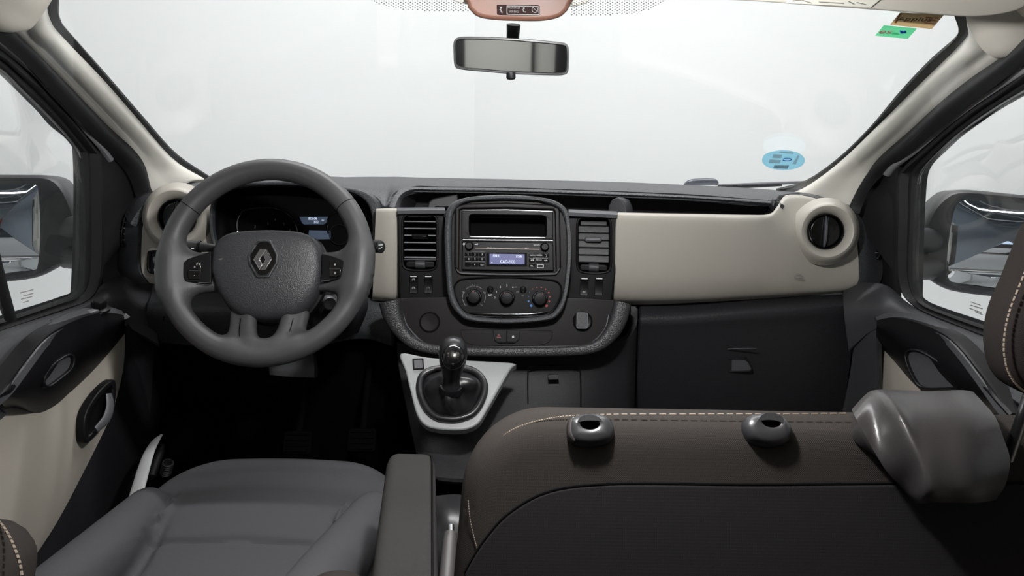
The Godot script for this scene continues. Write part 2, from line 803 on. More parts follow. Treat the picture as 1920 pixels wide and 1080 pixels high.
func glass(tint := Color(0.6, 0.65, 0.63, 0.012)) -> StandardMaterial3D:
	var m := StandardMaterial3D.new()
	m.albedo_color = tint
	m.transparency = BaseMaterial3D.TRANSPARENCY_ALPHA
	m.roughness = 0.02
	m.metallic_specular = 0.5
	m.resource_name = "glass"
	return m

func materials() -> void:
	var grain := noise(FastNoiseLite.TYPE_CELLULAR, 0.06, 3, true, 5.0, 2)
	var fine := noise(FastNoiseLite.TYPE_SIMPLEX_SMOOTH, 0.09, 8, true, 3.0, 3)
	M.plastic = grained(Color8(52, 53, 55), 0.5, grain, 18.0, 0.5)
	M.pad = grained(Color8(60, 62, 64), 0.5, grain, 12.0, 1.1)
	M.u_rim = grained(Color8(46, 46, 48), 0.42, grain, 12.0, 1.2)
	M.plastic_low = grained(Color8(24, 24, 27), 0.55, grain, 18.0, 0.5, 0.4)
	M.rim = grained(Color8(60, 60, 61), 0.5, fine, 25.0, 0.35)
	M.hub = grained(Color8(50, 51, 53), 0.44, grain, 16.0, 1.2)
	M.beige = grained(Color8(167, 162, 153), 0.42, fine, 20.0, 0.2, 0.45)
	M.pillar = grained(Color8(208, 205, 196), 0.5, fine, 30.0, 0.12, 0.4)
	M.black = grained(Color8(15, 15, 17), 0.42, fine, 40.0, 0.12, 0.3)
	M.void = flat(Color8(8, 8, 9), 0.8, 0.0, 0.2)
	M.gloss = flat(Color8(10, 10, 11), 0.12)
	M.panel = grained(Color8(21, 19, 19), 0.42, fine, 40.0, 0.15, 0.28)
	M.satin = flat(Color8(82, 83, 86), 0.4)
	M.chrome = flat(Color8(205, 206, 208), 0.16, 1.0)
	M.chrome_dull = flat(Color8(150, 150, 152), 0.3, 1.0)
	M.rubber = grained(Color8(26, 27, 28), 0.6, fine, 30.0, 0.2, 0.4)
	M.gray_frame = flat(Color8(128, 129, 131), 0.42)
	M.glass = glass()
	M.glass.metallic_specular = 0.36
	M.windscreen = glass()
	M.windscreen.metallic_specular = 0.27
	M.mirror = flat(Color8(225, 228, 230), 0.02, 1.0)
	M.print = flat(Color8(205, 205, 205), 0.6)
	M.print_dim = flat(Color8(120, 118, 115), 0.6)
	M.red = flat(Color8(150, 45, 42), 0.5)
	M.blue = flat(Color8(40, 110, 170), 0.5)
	M.leather = grained(Color8(26, 26, 28), 0.34, fine, 22.0, 0.25)
	M.stitch = flat(Color8(118, 106, 93), 0.8)
	M.pedal = flat(Color8(9, 9, 10), 0.8, 0.0, 0.1)
	M.lid = grained(Color8(38, 38, 41), 0.48, grain, 12.0, 1.1, 0.5)
	M.slat = flat(Color8(120, 121, 124), 0.35)  # paler than the shut slats: light on front edges put into the colour
	M.headliner = grained(Color8(192, 187, 177), 0.95, fine, 40.0, 0.4, 0.1)
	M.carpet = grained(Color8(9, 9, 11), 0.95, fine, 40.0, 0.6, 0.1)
	M.beige_door = grained(Color8(158, 152, 142), 0.5, fine, 20.0, 0.2, 0.4)
	M.white_body = flat(Color8(228, 230, 230), 0.25)
	M.wall = flat(Color8(241, 243, 242), 0.9, 0.0, 0.1)
	var wv := weave()
	M.fabric = grained(Color8(62, 62, 64), 0.95, wv, 70.0, 0.7, 0.1)
	M.fabric_top = grained(Color8(45, 44, 43), 0.95, wv, 70.0, 0.7, 0.1)
	M.fabric_brown = grained(Color8(46, 43, 41), 0.95, wv, 60.0, 0.6, 0.1)
	M.fabric_dark = grained(Color8(34, 31, 30), 0.95, wv, 60.0, 0.6, 0.1)
	M.shell = grained(Color8(44, 42, 42), 0.36, fine, 14.0, 0.25)
	M.backpanel = grained(Color8(36, 35, 35), 0.9, wv, 60.0, 0.5, 0.1)

# ---- the bay round the van ----------------------------------------------------------------
func wall(called: String, a: Vector3, c: Vector3, y0: float, y1: float, th: float, m: Material) -> void:   # from a to c on plan, thick on the far side
	var b := MB.new()
	var d := (c - a).normalized()
	var nrm := d.cross(Vector3.UP)
	if nrm.dot(a) < 0.0:
		nrm = -nrm
	var rs := []
	for q in [a, c]:
		rs.append(PackedVector3Array([Vector3(q.x, y0, q.z), Vector3(q.x, y1, q.z), Vector3(q.x, y1, q.z) + nrm * th, Vector3(q.x, y0, q.z) + nrm * th]))
	loft(b, rs)
	struct(called, b, m)

func studio() -> void:
	var cx := P(889, 300, 4.3).x
	wall("wall_front_left", Vector3(cx, 0, -4.3), Vector3(-3.4, 0, -3.3), -0.6, 3.6, 0.12, M.wall)
	wall("wall_front_right", Vector3(cx, 0, -4.3), Vector3(3.4, 0, -3.7), -0.6, 3.6, 0.12, M.wall)
	wall("wall_left", Vector3(-3.4, 0, -3.3), Vector3(-3.4, 0, 0.6), -0.6, 3.6, 0.12, M.wall)
	wall("wall_right", Vector3(3.4, 0, -3.7), Vector3(3.4, 0, 0.6), -0.6, 3.6, 0.12, M.wall)
	var b := MB.new()
	box(b, Vector3(0, -0.65, 4.5), Vector3(18, 0.1, 18))
	struct("floor", b, flat(Color8(200, 203, 204), 0.45))
	hall()

# the hall behind the bay, which the door mirrors show
func hall() -> void:
	var dark := flat(Color8(108, 114, 122), 0.9)
	var blue := flat(Color8(164, 176, 188), 0.8)
	var b := MB.new()
	box(b, Vector3(0, 4.75, 7.2), Vector3(18, 0.12, 13))
	struct("ceiling_hall", b, dark)
	wall("wall_hall_back", Vector3(-9, 0, 13.2), Vector3(9, 0, 13.2), -0.6, 4.8, 0.15, blue)
	wall("wall_hall_left", Vector3(-9, 0, 0.6), Vector3(-9, 0, 13.2), -0.6, 4.8, 0.15, blue)
	wall("wall_hall_right", Vector3(9, 0, 0.6), Vector3(9, 0, 13.2), -0.6, 4.8, 0.15, blue)
	var steel := flat(Color8(176, 182, 188), 0.4)
	for k in 4:
		var z := 2.6 + k * 2.9
		b = MB.new()
		tube(b, PackedVector3Array([Vector3(-8.9, 4.5, z), Vector3(8.9, 4.5, z)]), 0.05, 8)
		tube(b, PackedVector3Array([Vector3(-8.9, 3.7, z), Vector3(8.9, 3.7, z)]), 0.05, 8)
		for i in 14:
			var x := -8.4 + i * 1.2
			tube(b, PackedVector3Array([Vector3(x, 3.7, z), Vector3(x + 0.6, 4.5, z)]), 0.03, 6)
			tube(b, PackedVector3Array([Vector3(x + 0.6, 4.5, z), Vector3(x + 1.2, 3.7, z)]), 0.03, 6)
		part(self, "trim_truss", b, steel, "structure")
	var pipe := thing("fire_main", "thin red pipe up the far wall of the hall, seen in the driver's mirror", "pipe", Vector3(-5.0, -0.6, 12.9))
	b = MB.new()
	tube(b, PackedVector3Array([Vector3(-5.0, -0.55, 12.95), Vector3(-5.0, 1.7, 12.95), Vector3(-4.7, 2.0, 12.95), Vector3(-4.7, 4.4, 12.95)]), 0.08, 10)
	part(pipe, "riser", b, flat(Color8(190, 40, 36), 0.5))
	b = MB.new()
	box(b, Vector3(-5.0, 0.4, 12.9), Vector3(0.34, 0.44, 0.2), 0.02)
	part(pipe, "hose_box", b, flat(Color8(190, 40, 36), 0.5))
	car(Vector3(-5.4, -0.6, 9.4), -0.5, Color8(36, 40, 48), "dark car parked across the hall, seen in the driver's mirror")
	car(Vector3(3.9, -0.6, 7.6), 1.2, Color8(220, 222, 224), "white car parked in the hall, seen in the passenger's mirror")
	car(Vector3(5.6, -0.6, 11.0), 0.3, Color8(30, 34, 40), "dark car parked behind the white one, seen in the passenger's mirror")
	var wn := thing("hall_window", "bright window in the far wall of the hall, seen in the passenger's mirror", "window", Vector3(5.2, 0.9, 13.0))
	b = MB.new()
	box(b, Vector3(5.2, 1.2, 13.12), Vector3(1.1, 0.8, 0.04))
	part(wn, "pane", b, glow(Color8(210, 230, 255), 1.2))
	b = MB.new()
	ringplate(b, frame(Vector3(5.2, 1.2, 13.1), Vector3(0, 0, -1)), rrect(1.24, 0.94, 0.02, 2), rrect(1.08, 0.78, 0.02, 2), -0.04, 0.04, 0.0, 32)
	part(wn, "window_frame", b, flat(Color8(220, 222, 224), 0.5))

func car(at: Vector3, turn: float, c: Color, label: String) -> void:
	var t := thing("parked_car", label, "car", at)
	var fr := Transform3D(Basis(Vector3.UP, turn), at)
	var side := [[-2.1, 0.35], [-2.15, 0.6], [-2.0, 0.78], [-1.2, 0.90], [0.0, 0.94], [1.2, 0.95], [1.9, 0.92], [2.1, 0.8], [2.12, 0.4], [2.0, 0.25], [-2.0, 0.25]]
	var top := [[-1.25, 0.88], [-0.55, 1.36], [0.2, 1.45], [1.0, 1.38], [1.75, 0.92], [0.2, 0.90]]
	var b := MB.new()
	var rs := []
	for k in [[-0.86, 0.94], [-0.80, 1.0], [0.80, 1.0], [0.86, 0.94]]:
		var r := PackedVector3Array()
		for q in side:
			r.append(fr * Vector3(q[0] * k[1], 0.55 + (q[1] - 0.55) * k[1], k[0]))
		rs.append(r)
	loft(b, rs)
	part(t, "body", b, flat(c, 0.25))
	b = MB.new()
	rs = []
	for k in [-0.74, -0.62, 0.62, 0.74]:
		var r := PackedVector3Array()
		for q in top:
			var h := 1.0 if absf(k) < 0.7 else 0.75
			r.append(fr * Vector3(q[0], 0.88 + (q[1] - 0.88) * h, k))
		rs.append(r)
	loft(b, rs)
	part(t, "cabin", b, flat(Color8(18, 22, 28), 0.1))
	for x in [-1.3, 1.3]:
		for z in [-0.82, 0.82]:
			b = MB.new()
			lathe(b, Transform3D(fr.basis, fr * Vector3(x, 0.31, z)), [[0.0, -0.1], [0.29, -0.1], [0.31, -0.07], [0.31, 0.07], [0.29, 0.1], [0.0, 0.1]], 24)
			part(t, "wheel", b, flat(Color8(22, 22, 24), 0.6))

# ---- roof, pillars, windscreen, cargo space -------------------------------------------------
func shell() -> void:
	# windscreen: a curved pane from the cowl to the roof
	var b := MB.new()
	var rows := []
	for k in 5:
		var v := k / 4.0
		var w := lerpf(0.80, 0.645, v)
		var r := PackedVector3Array()
		for i in 7:
			var u := i / 3.0 - 1.0
			r.append(Vector3(u * w, lerpf(0.965, 1.315, v) + 0.008 * sin(PI * v), lerpf(-1.96, -0.97, v) + u * u * lerpf(0.18, 0.07, v)))
		rows.append(r)
	patch(b, rows, 18, 8, 0.004)
	var ws := struct("window_1", b, M.windscreen)
	# black ceramic edge along both sides
	for sd in 2:
		b = MB.new()
		var lines = [
			[[[393, 333, 1.76], [333, 293, 1.70], [274, 230, 1.555], [207, 152, 1.385], [137, 70, 1.21], [116, 45, 1.12], [108, 20, 1.07], [109, -20, 1.03]],
			[[362, 346, 1.76], [308, 306, 1.71], [240, 232, 1.56], [174, 158, 1.39], [104, 84, 1.21], [80, 46, 1.12], [72, 14, 1.08], [72, -20, 1.04]]],
			[[[1455, 357, 1.78], [1511, 341, 1.74], [1571, 300, 1.66], [1631, 242, 1.53], [1687, 178, 1.385], [1742, 119, 1.26], [1787, 78, 1.15], [1797, 56, 1.10], [1789, 30, 1.05], [1780, 0, 1.02]],
			[[1500, 370, 1.78], [1534, 358, 1.75], [1595, 312, 1.67], [1657, 252, 1.54], [1732, 175, 1.39], [1788, 121, 1.26], [1826, 82, 1.14], [1832, 54, 1.09], [1824, 25, 1.05], [1818, -5, 1.03]]]][sd]
		strip(b, pts(lines[0]), pts(lines[1]), [0.0, 0.002, 0.0], 28, 2, 0.006)
		var strip_ := part(ws, "black_edge", b, M.rubber)
		strip_.set_meta("label", "black edge band of the windscreen")
	# dotted shade band at the top centre, each side of the roof console
	b = MB.new()
	for a in [[684, 880, 4, 20, 850], [1072, 1262, 2, 28, 1080]]:
		var x: float = a[0]
		var odd := 0
		while x < a[1]:
			var t: float = (x - a[0]) / (a[1] - a[0])
			var e := (1.0 - pow(1.0 - t, 6.0)) if a[4] < 900 else (1.0 - pow(t, 5.0))
			var y := -14.0 + 2.6 * (odd % 2)
			while y < lerpf(-12, a[3], e):
				lathe(b, frame(P(x, y, 0.985), Vector3(0, -0.9, 0.45)), [[0.0, 0.0], [0.00088, 0.0], [0.00088, 0.0004], [0.0, 0.0004]], 5)
				y += 5.2
			x += 4.5
			odd += 1
	part(ws, "dotted_band", b, flat(Color8(70, 72, 72), 0.6), "stuff")

	# A pillar trims
	for sd in 2:
		var L = [
			[[[386, 334, 1.74], [326, 297, 1.69], [259, 223, 1.53], [193, 148, 1.36], [122, 74, 1.18], [97, 40, 1.09], [91, 11, 1.05], [92, -14, 1.02]],
			[[280, 362, 1.62], [264, 318, 1.60], [236, 275, 1.56], [193, 235, 1.49], [111, 149, 1.28], [44, 82, 1.11], [23, 61, 1.06], [8, 46, 1.03]]],
			[[[1481, 362, 1.76], [1516, 346, 1.72], [1577, 301, 1.64], [1639, 242, 1.51], [1714, 165, 1.36], [1770, 111, 1.23], [1807, 74, 1.11], [1814, 52, 1.06], [1806, 25, 1.02]],
			[[1602, 388, 1.62], [1625, 345, 1.60], [1651, 302, 1.56], [1714, 245, 1.43], [1770, 193, 1.29], [1826, 148, 1.16], [1877, 112, 1.05], [1892, 98, 1.02], [1905, 80, 1.0]]]][sd]
		b = MB.new()
		strip(b, pts(L[0]), pts(L[1]), [-0.004, 0.009, 0.013, 0.010, 0.003, 0.001, -0.004], 26, 14, 0.012, 0.002)
		struct("trim_%d" % (sd + 1), b, M.pillar)

	# headlining: flat roof panel, front rail and the two soft corners over the pillars
	b = MB.new()
	rows = []
	for q in [[-1.03, 1.318, 0.60], [-0.95, 1.335, 0.66], [-0.6, 1.36, 0.72], [0.6, 1.38, 0.78], [2.6, 1.38, 0.78]]:
		var r := PackedVector3Array()
		for i in 7:
			var u := i / 3.0 - 1.0
			r.append(Vector3(u * q[2], q[1] - 0.03 * u * u, q[0]))
		rows.append(r)
	patch(b, rows, 12, 16, 0.03, 0.004)
	var roof := struct("ceiling", b, M.headliner)
	for sd in 2:
		var g = [
			[[[130, -60, 0.97], [112, -20, 1.0], [93, 14, 1.02], [74, 41, 1.03], [57, 58, 1.03], [25, 62, 1.03], [-6, 44, 1.03]],
			[[60, -130, 0.90], [40, -70, 0.92], [20, -30, 0.93], [-5, -10, 0.94], [-40, 10, 0.95], [-70, 10, 0.96], [-100, -10, 0.98]]],
			[[[1782, -50, 0.97], [1800, 0, 0.99], [1813, 50, 1.01], [1832, 86, 1.03], [1854, 107, 1.03], [1880, 111, 1.03], [1925, 78, 1.03]],
			[[1850, -120, 0.90], [1870, -50, 0.92], [1895, 0, 0.93], [1920, 30, 0.94], [1950, 45, 0.95], [1985, 50, 0.96], [2010, 30, 0.98]]]][sd]
		b = MB.new()
		strip(b, pts(g[0]), pts(g[1]), [-0.002, 0.007, 0.009, 0.005, 0.0], 18, 8, 0.012, 0.004)
		part(roof, "corner_trim", b, M.headliner)

	# roof rails and pillars behind the doors
	for sg in [-1, 1]:
		b = MB.new()
		box(b, Vector3(sg * 0.775, 1.305, -0.28), Vector3(0.13, 0.10, 1.30), 0.03)
		struct("trim_rail_left" if sg < 0 else "trim_rail_right", b, M.headliner)
		b = MB.new()
		rows = []
		for q in [[0.86, 0.05], [0.86, 0.5], [0.85, 0.8], [0.78, 1.1], [0.72, 1.30]]:
			rows.append(PackedVector3Array([Vector3(sg * (q[0] + 0.02), q[1], -0.13), Vector3(sg * q[0], q[1], -0.06), Vector3(sg * (q[0] - 0.015), q[1], 0.1), Vector3(sg * q[0], q[1], 0.3), Vector3(sg * (q[0] + 0.02), q[1], 0.36)]))
		patch(b, rows, 10, 12, 0.03, 0.004)
		struct("trim_pillar_left" if sg < 0 else "trim_pillar_right", b, M.pillar)

	# cargo space behind the seats
	var side := flat(Color8(196, 195, 190), 0.7)
	for sg in [-1, 1]:
		b = MB.new()
		box(b, Vector3(sg * 0.9, 0.45, 1.45), Vector3(0.06, 0.9, 2.3), 0.01)
		box(b, Vector3(sg * 0.84, 1.25, 1.45), Vector3(0.08, 0.26, 2.3), 0.01)
		box(b, Vector3(sg * 0.87, 1.0, 0.36), Vector3(0.08, 0.5, 0.14), 0.01)
		box(b, Vector3(sg * 0.87, 1.0, 1.35), Vector3(0.08, 0.5, 0.14), 0.01)
		box(b, Vector3(sg * 0.87, 1.0, 2.5), Vector3(0.08, 0.5, 0.2), 0.01)
		struct("wall_cargo_left" if sg < 0 else "wall_cargo_right", b, side)
	b = MB.new()
	box(b, Vector3(0, 0.68, 2.63), Vector3(1.86, 1.4, 0.06), 0.01)
	struct("wall_back", b, side)
	for q in [[0.252, 0.02], [0.70, 0.62], [-0.56, 0.78]]:          # dark panels out of view, placed to darken parts of the interior mirror
		b = MB.new()
		box(b, Vector3(q[0], 0.75, 2.57), Vector3(q[1], 1.2, 0.03), 0.008)
		struct("trim_unseen_panel", b, flat(Color8(34, 34, 36), 0.5))
	b = MB.new()
	box(b, Vector3(0, -0.02, 0.45), Vector3(1.7, 0.1, 4.36), 0.01)
	struct("floor_cab", b, M.carpet)
	for sg in [-1, 1]:
		b = MB.new()
		box(b, Vector3(sg * 0.865, 0.2, -0.75), Vector3(0.05, 0.44, 2.2), 0.01)
		struct("trim_sill_left" if sg < 0 else "trim_sill_right", b, M.carpet)
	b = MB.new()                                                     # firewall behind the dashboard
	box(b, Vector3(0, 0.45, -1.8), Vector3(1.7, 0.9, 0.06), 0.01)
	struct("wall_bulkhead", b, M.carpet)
	# outer sheet metal, seen in the door mirrors
	for sg in [-1, 1]:
		b = MB.new()
		rows = []
		for q in [[0.78, -0.05], [0.88, 0.15], [0.94, 0.40], [0.94, 0.62], [0.93, 0.74]]:
			var r := PackedVector3Array()
			for z in [-1.75, -1.5, -0.5, 0.6, 1.6, 2.6]:
				r.append(Vector3(sg * (q[0] - (0.03 if z < -1.6 else 0.0)), q[1], z))
			rows.append(r)
		patch(b, rows, 14, 10, 0.012)
		struct("trim_body_left" if sg < 0 else "trim_body_right", b, M.white_body)
	b = MB.new()                                                     # cowl and bonnet under the wiper
	rows = []
	for q in [[-1.83, 0.955], [-1.98, 0.94], [-2.15, 0.90], [-2.5, 0.76]]:
		var r := PackedVector3Array()
		for i in 7:
			var u := i / 3.0 - 1.0
			r.append(Vector3(u * 0.82, q[1] - 0.02 * u * u, q[0] + 0.12 * u * u))
		rows.append(r)
	patch(b, rows, 12, 8, 0.02, 0.003)
	struct("trim_bonnet", b, M.white_body)

# ---- doors --------------------------------------------------------------------------------
func doors() -> void:
	for sd in 2:
		door(sd)
	door_mirror(0)
	door_mirror(1)

func door(sd: int) -> void:
	var sg := -1.0 if sd == 0 else 1.0
	var b := MB.new()
	var d := thing("front_door", "driver's door with two window switches and a mirror knob beside the steering wheel" if sd == 0 else "passenger's door beyond the bench, with a single window switch on its pull", "car door", Vector3(sg * 0.86, 0.05, -1.1))
	# soft seal between pillar and door frame
	var seal_a = [[[298, 372, 1.63], [285, 355, 1.63], [272, 310, 1.61], [248, 276, 1.57], [203, 236, 1.50], [119, 149, 1.29], [52, 82, 1.12], [-2, 32, 1.02], [-52, -10, 0.95]],
		[[1590, 400, 1.63], [1595, 385, 1.63], [1619, 342, 1.61], [1643, 300, 1.57], [1706, 244, 1.44], [1762, 192, 1.30], [1818, 147, 1.17], [1869, 112, 1.06], [1922, 70, 0.97], [1972, 30, 0.9]]][sd]
	var seal_b = [[[258, 385, 1.60], [252, 362, 1.60], [240, 330, 1.58], [215, 300, 1.55], [180, 262, 1.47], [111, 190, 1.29], [48, 122, 1.13], [0, 80, 1.04], [-60, 25, 0.95]],
		[[1612, 402, 1.60], [1620, 380, 1.60], [1636, 350, 1.58], [1668, 318, 1.54], [1714, 284, 1.44], [1772, 234, 1.31], [1830, 190, 1.18], [1880, 152, 1.07], [1930, 116, 0.98], [1990, 75, 0.9]]][sd]
	strip(b, pts(seal_a), pts(seal_b), [0.0, 0.014, 0.012, 0.0], 30, 8, 0.012, 0.002)
	part(d, "rubber_seal", b, M.rubber)
	# frame behind seal and channel
	b = MB.new()
	strip(b, pts(deeper(seal_a, 0.035)), pts(deeper([[[145, 560, 1.46], [152, 440, 1.47], [153, 310, 1.46], [146, 281, 1.44], [118, 248, 1.37], [85, 213, 1.30], [40, 169, 1.19], [0, 131, 1.10], [-70, 92, 0.98]],
		[[1716, 560, 1.49], [1718, 440, 1.48], [1722, 345, 1.48], [1729, 322, 1.47], [1751, 297, 1.42], [1787, 263, 1.33], [1831, 229, 1.22], [1881, 196, 1.12], [1931, 168, 1.01], [1991, 132, 0.9]]][sd], 0.012)), [0.0, 0.0, 0.0], 30, 6, 0.02)
	part(d, "door_frame", b, M.rubber)
	# grey painted window frame rail
	var rail_b = [[[200, 305, 1.54], [185, 280, 1.50], [150, 240, 1.42], [100, 180, 1.30], [48, 130, 1.16], [0, 92, 1.07], [-60, 45, 0.97]],
		[[1672, 330, 1.55], [1686, 313, 1.52], [1722, 285, 1.44], [1775, 240, 1.33], [1830, 198, 1.20], [1880, 165, 1.10], [1930, 132, 1.0], [1990, 92, 0.9]]][sd]
	var rail_a = [[[215, 298, 1.55], [197, 277, 1.51], [165, 243, 1.45], [111, 187, 1.31], [52, 123, 1.16], [0, 76, 1.06], [-60, 25, 0.97]],
		[[1655, 328, 1.55], [1672, 308, 1.52], [1714, 276, 1.45], [1772, 228, 1.33], [1830, 184, 1.20], [1880, 147, 1.09], [1930, 112, 1.0], [1990, 70, 0.9]]][sd]
	b = MB.new()
	strip(b, pts(rail_a), pts(rail_b), [0.0, 0.004, 0.0], 26, 4, 0.01, 0.002)
	part(d, "window_frame", b, M.gray_frame)
	# dark channel round the pane, down its front edge and along the belt
	var ch_a = [[[-70, 70, 0.96], [0, 93, 1.07], [48, 131, 1.16], [100, 181, 1.30], [150, 241, 1.42], [184, 285, 1.50], [191, 300, 1.51], [195, 380, 1.525], [196, 470, 1.53], [190, 530, 1.52], [170, 560, 1.49], [139, 575, 1.44], [70, 598, 1.32], [0, 622, 1.21], [-70, 645, 1.12]],
		[[1990, 90, 0.9], [1930, 131, 1.0], [1880, 166, 1.10], [1830, 199, 1.20], [1775, 241, 1.33], [1722, 287, 1.45], [1690, 318, 1.52], [1680, 340, 1.53], [1680, 420, 1.53], [1680, 500, 1.53], [1690, 548, 1.52], [1716, 577, 1.47], [1760, 598, 1.40], [1839, 628, 1.27], [1920, 658, 1.15], [2000, 688, 1.05]]][sd]
	var ch_b = [[[-70, 90, 0.98], [0, 130, 1.10], [40, 168, 1.19], [85, 212, 1.30], [118, 247, 1.37], [145, 280, 1.44], [152, 295, 1.455], [153, 380, 1.46], [153, 470, 1.46], [150, 530, 1.45], [139, 552, 1.43], [100, 567, 1.37], [33, 590, 1.26], [0, 600, 1.21], [-70, 622, 1.12]],
		[[1990, 130, 0.9], [1930, 166, 1.01], [1880, 195, 1.12], [1830, 228, 1.22], [1786, 262, 1.33], [1750, 296, 1.42], [1728, 322, 1.47], [1722, 345, 1.48], [1718, 420, 1.48], [1714, 510, 1.48], [1718, 545, 1.47], [1733, 569, 1.45], [1770, 585, 1.39], [1839, 609, 1.27], [1920, 636, 1.15], [2000, 664, 1.05]]][sd]
	b = MB.new()
	strip(b, pts(ch_a), pts(ch_b), [0.0, 0.006, -0.004, 0.003, -0.004], 40, 8, 0.014, 0.002)
	part(d, "window_channel", b, M.rubber)
	# bright line along the edge of the pane
	b = MB.new()
	var e := pts(ch_b).slice(0, 7 if sd == 0 else 8)
	tube(b, curve3(e, 30), 0.0022, 6)
	part(d, "bright_edge", b, M.chrome_dull)
	# pane
	b = MB.new()
	var wl = [[[-300, -40, 0.75], [0, 120, 1.10], [85, 205, 1.31], [155, 288, 1.46]], [[-420, 780, 0.75], [0, 606, 1.21], [85, 580, 1.345], [158, 556, 1.455]]] if sd == 0 else [[[2150, 20, 0.75], [1930, 160, 1.02], [1830, 222, 1.23], [1720, 325, 1.48]], [[2330, 790, 0.75], [1920, 640, 1.15], [1839, 613, 1.275], [1712, 564, 1.48]]]
	var wt := PackedVector3Array([Vector3(sg * 0.71, 1.25, -0.12)])
	wt.append_array(pts(wl[0]))
	var wb := PackedVector3Array([Vector3(sg * 0.865, 0.80, -0.12)])
	wb.append_array(pts(wl[1]))
	strip(b, wt, wb, [0.0, 0.004, 0.0], 14, 4, 0.004)
	part(d, "window_pane", b, M.glass)
	if sd == 0:
		b = MB.new()
		strip(b, pts([[0, 470, 1.10], [8, 505, 1.12], [22, 560, 1.16], [34, 600, 1.20]]), pts([[-24, 470, 1.08], [-10, 520, 1.10], [4, 575, 1.14], [12, 604, 1.17]]), [0.0, 0.004, 0.0], 8, 3, 0.012, 0.002)
		part(d, "divider_bar", b, M.rubber)
	# sail panel in the front corner
	var s_a = [[[182, 284, 1.50], [188, 340, 1.525], [192, 420, 1.53], [192, 560, 1.54]], [[1684, 312, 1.52], [1684, 360, 1.53], [1680, 440, 1.53], [1676, 570, 1.54]]][sd]
	var s_m = [[[210, 282, 1.54], [222, 330, 1.59], [222, 420, 1.61], [220, 560, 1.62]], [[1662, 316, 1.55], [1652, 360, 1.61], [1652, 440, 1.655], [1652, 570, 1.655]]][sd]
	var s_b = [[[228, 292, 1.57], [250, 345, 1.65], [262, 420, 1.72], [270, 560, 1.74]], [[1640, 336, 1.58], [1616, 385, 1.68], [1604, 450, 1.76], [1600, 570, 1.76]]][sd]
	b = MB.new()
	patch(b, [pts(s_a), pts(s_m), pts(s_b)], 10, 8, 0.014, 0.003, 0.006)
	part(d, "corner_panel", b, M.rubber)
	# upper trim below the pane
	var u_a = [[[290, 508, 1.64], [240, 512, 1.60], [200, 525, 1.55], [165, 560, 1.49], [120, 580, 1.41], [60, 600, 1.30], [0, 620, 1.20], [-120, 660, 1.06]],
		[[1580, 528, 1.66], [1630, 528, 1.60], [1665, 535, 1.56], [1700, 565, 1.50], [1745, 592, 1.42], [1839, 626, 1.27], [1920, 656, 1.15], [2040, 700, 1.02]]][sd]
	var u_m = [[[290, 560, 1.58], [245, 552, 1.54], [205, 558, 1.49], [170, 576, 1.43], [120, 592, 1.35], [60, 616, 1.24], [0, 645, 1.14], [-120, 690, 1.0]],
		[[1580, 580, 1.58], [1625, 572, 1.54], [1665, 572, 1.50], [1705, 588, 1.44], [1750, 606, 1.36], [1839, 650, 1.21], [1920, 690, 1.09], [2040, 740, 0.96]]][sd]
	var u_b = [[[300, 650, 1.55], [240, 616, 1.52], [205, 602, 1.47], [170, 605, 1.40], [120, 620, 1.31], [60, 670, 1.19], [0, 725, 1.08], [-120, 790, 0.95]],
		[[1590, 660, 1.57], [1630, 625, 1.53], [1665, 613, 1.48], [1705, 618, 1.41], [1755, 640, 1.32], [1839, 705, 1.16], [1920, 765, 1.03], [2040, 835, 0.91]]][sd]
	b = MB.new()
	patch(b, [pts(u_a), pts(u_m), pts(u_b)], 24, 8, 0.012, 0.003, 0.0)
	part(d, "upper_trim", b, M.plastic)
	# moulding in front of the door panel, beside the dashboard
	b = MB.new()
	patch(b, [pts([[[288, 548, 1.590], [262, 550, 1.560], [236, 584, 1.525]], [[1592, 556, 1.600], [1616, 560, 1.570], [1643, 590, 1.525]]][sd]), pts([[[290, 650, 1.570], [262, 650, 1.540], [236, 650, 1.510]], [[1600, 650, 1.570], [1622, 650, 1.540], [1643, 650, 1.510]]][sd]), pts([[[280, 810, 1.570], [250, 810, 1.540], [222, 810, 1.510]], [[1600, 810, 1.570], [1622, 810, 1.540], [1645, 810, 1.510]]][sd])], 8, 12, 0.014, 0.003)
	part(d, "front_border", b, M.plastic_low if sd == 0 else M.plastic)  # darker plastic on the driver's side: its shade put into the colour
	# lower beige panel and the black border in front of and below it
	var xw := sg * 0.80
	var l_a = [[[236, 618, xw], [190, 655, xw], [130, 700, xw], [70, 735, xw], [0, 738, xw], [-120, 720, xw]], [[1640, 632, xw], [1675, 665, xw], [1716, 705, xw], [1800, 740, xw], [1880, 700, xw], [2000, 690, xw]]][sd]
	var l_b = [[[232, 690, xw], [195, 740, xw], [135, 800, xw], [70, 850, xw], [0, 880, xw], [-120, 900, xw]], [[1640, 690, xw], [1685, 740, xw], [1740, 790, xw], [1820, 830, xw], [1900, 850, xw], [2010, 860, xw]]][sd]
	var l_c = [[[212, 775, xw], [160, 880, xw], [105, 985, xw], [48, 1072, xw], [-10, 1150, xw], [-120, 1250, xw]], [[1642, 775, xw], [1700, 880, xw], [1760, 985, xw], [1830, 1072, xw], [1900, 1150, xw], [2010, 1250, xw]]][sd]
	b = MB.new()
	patch(b, [ptx(l_a), ptx(l_b), ptx(l_c)], 20, 12, 0.02, 0.003, 0.012)
	part(d, "lower_panel", b, M.beige_door)
	b = MB.new()
	var xb := sg * 0.81
	var k_b = [[[330, 640, xb], [310, 760, xb], [270, 900, xb], [190, 1050, xb], [120, 1200, xb]], [[1598, 590, xb], [1606, 770, xb], [1640, 900, xb], [1700, 1050, xb], [1790, 1200, xb]]][sd]
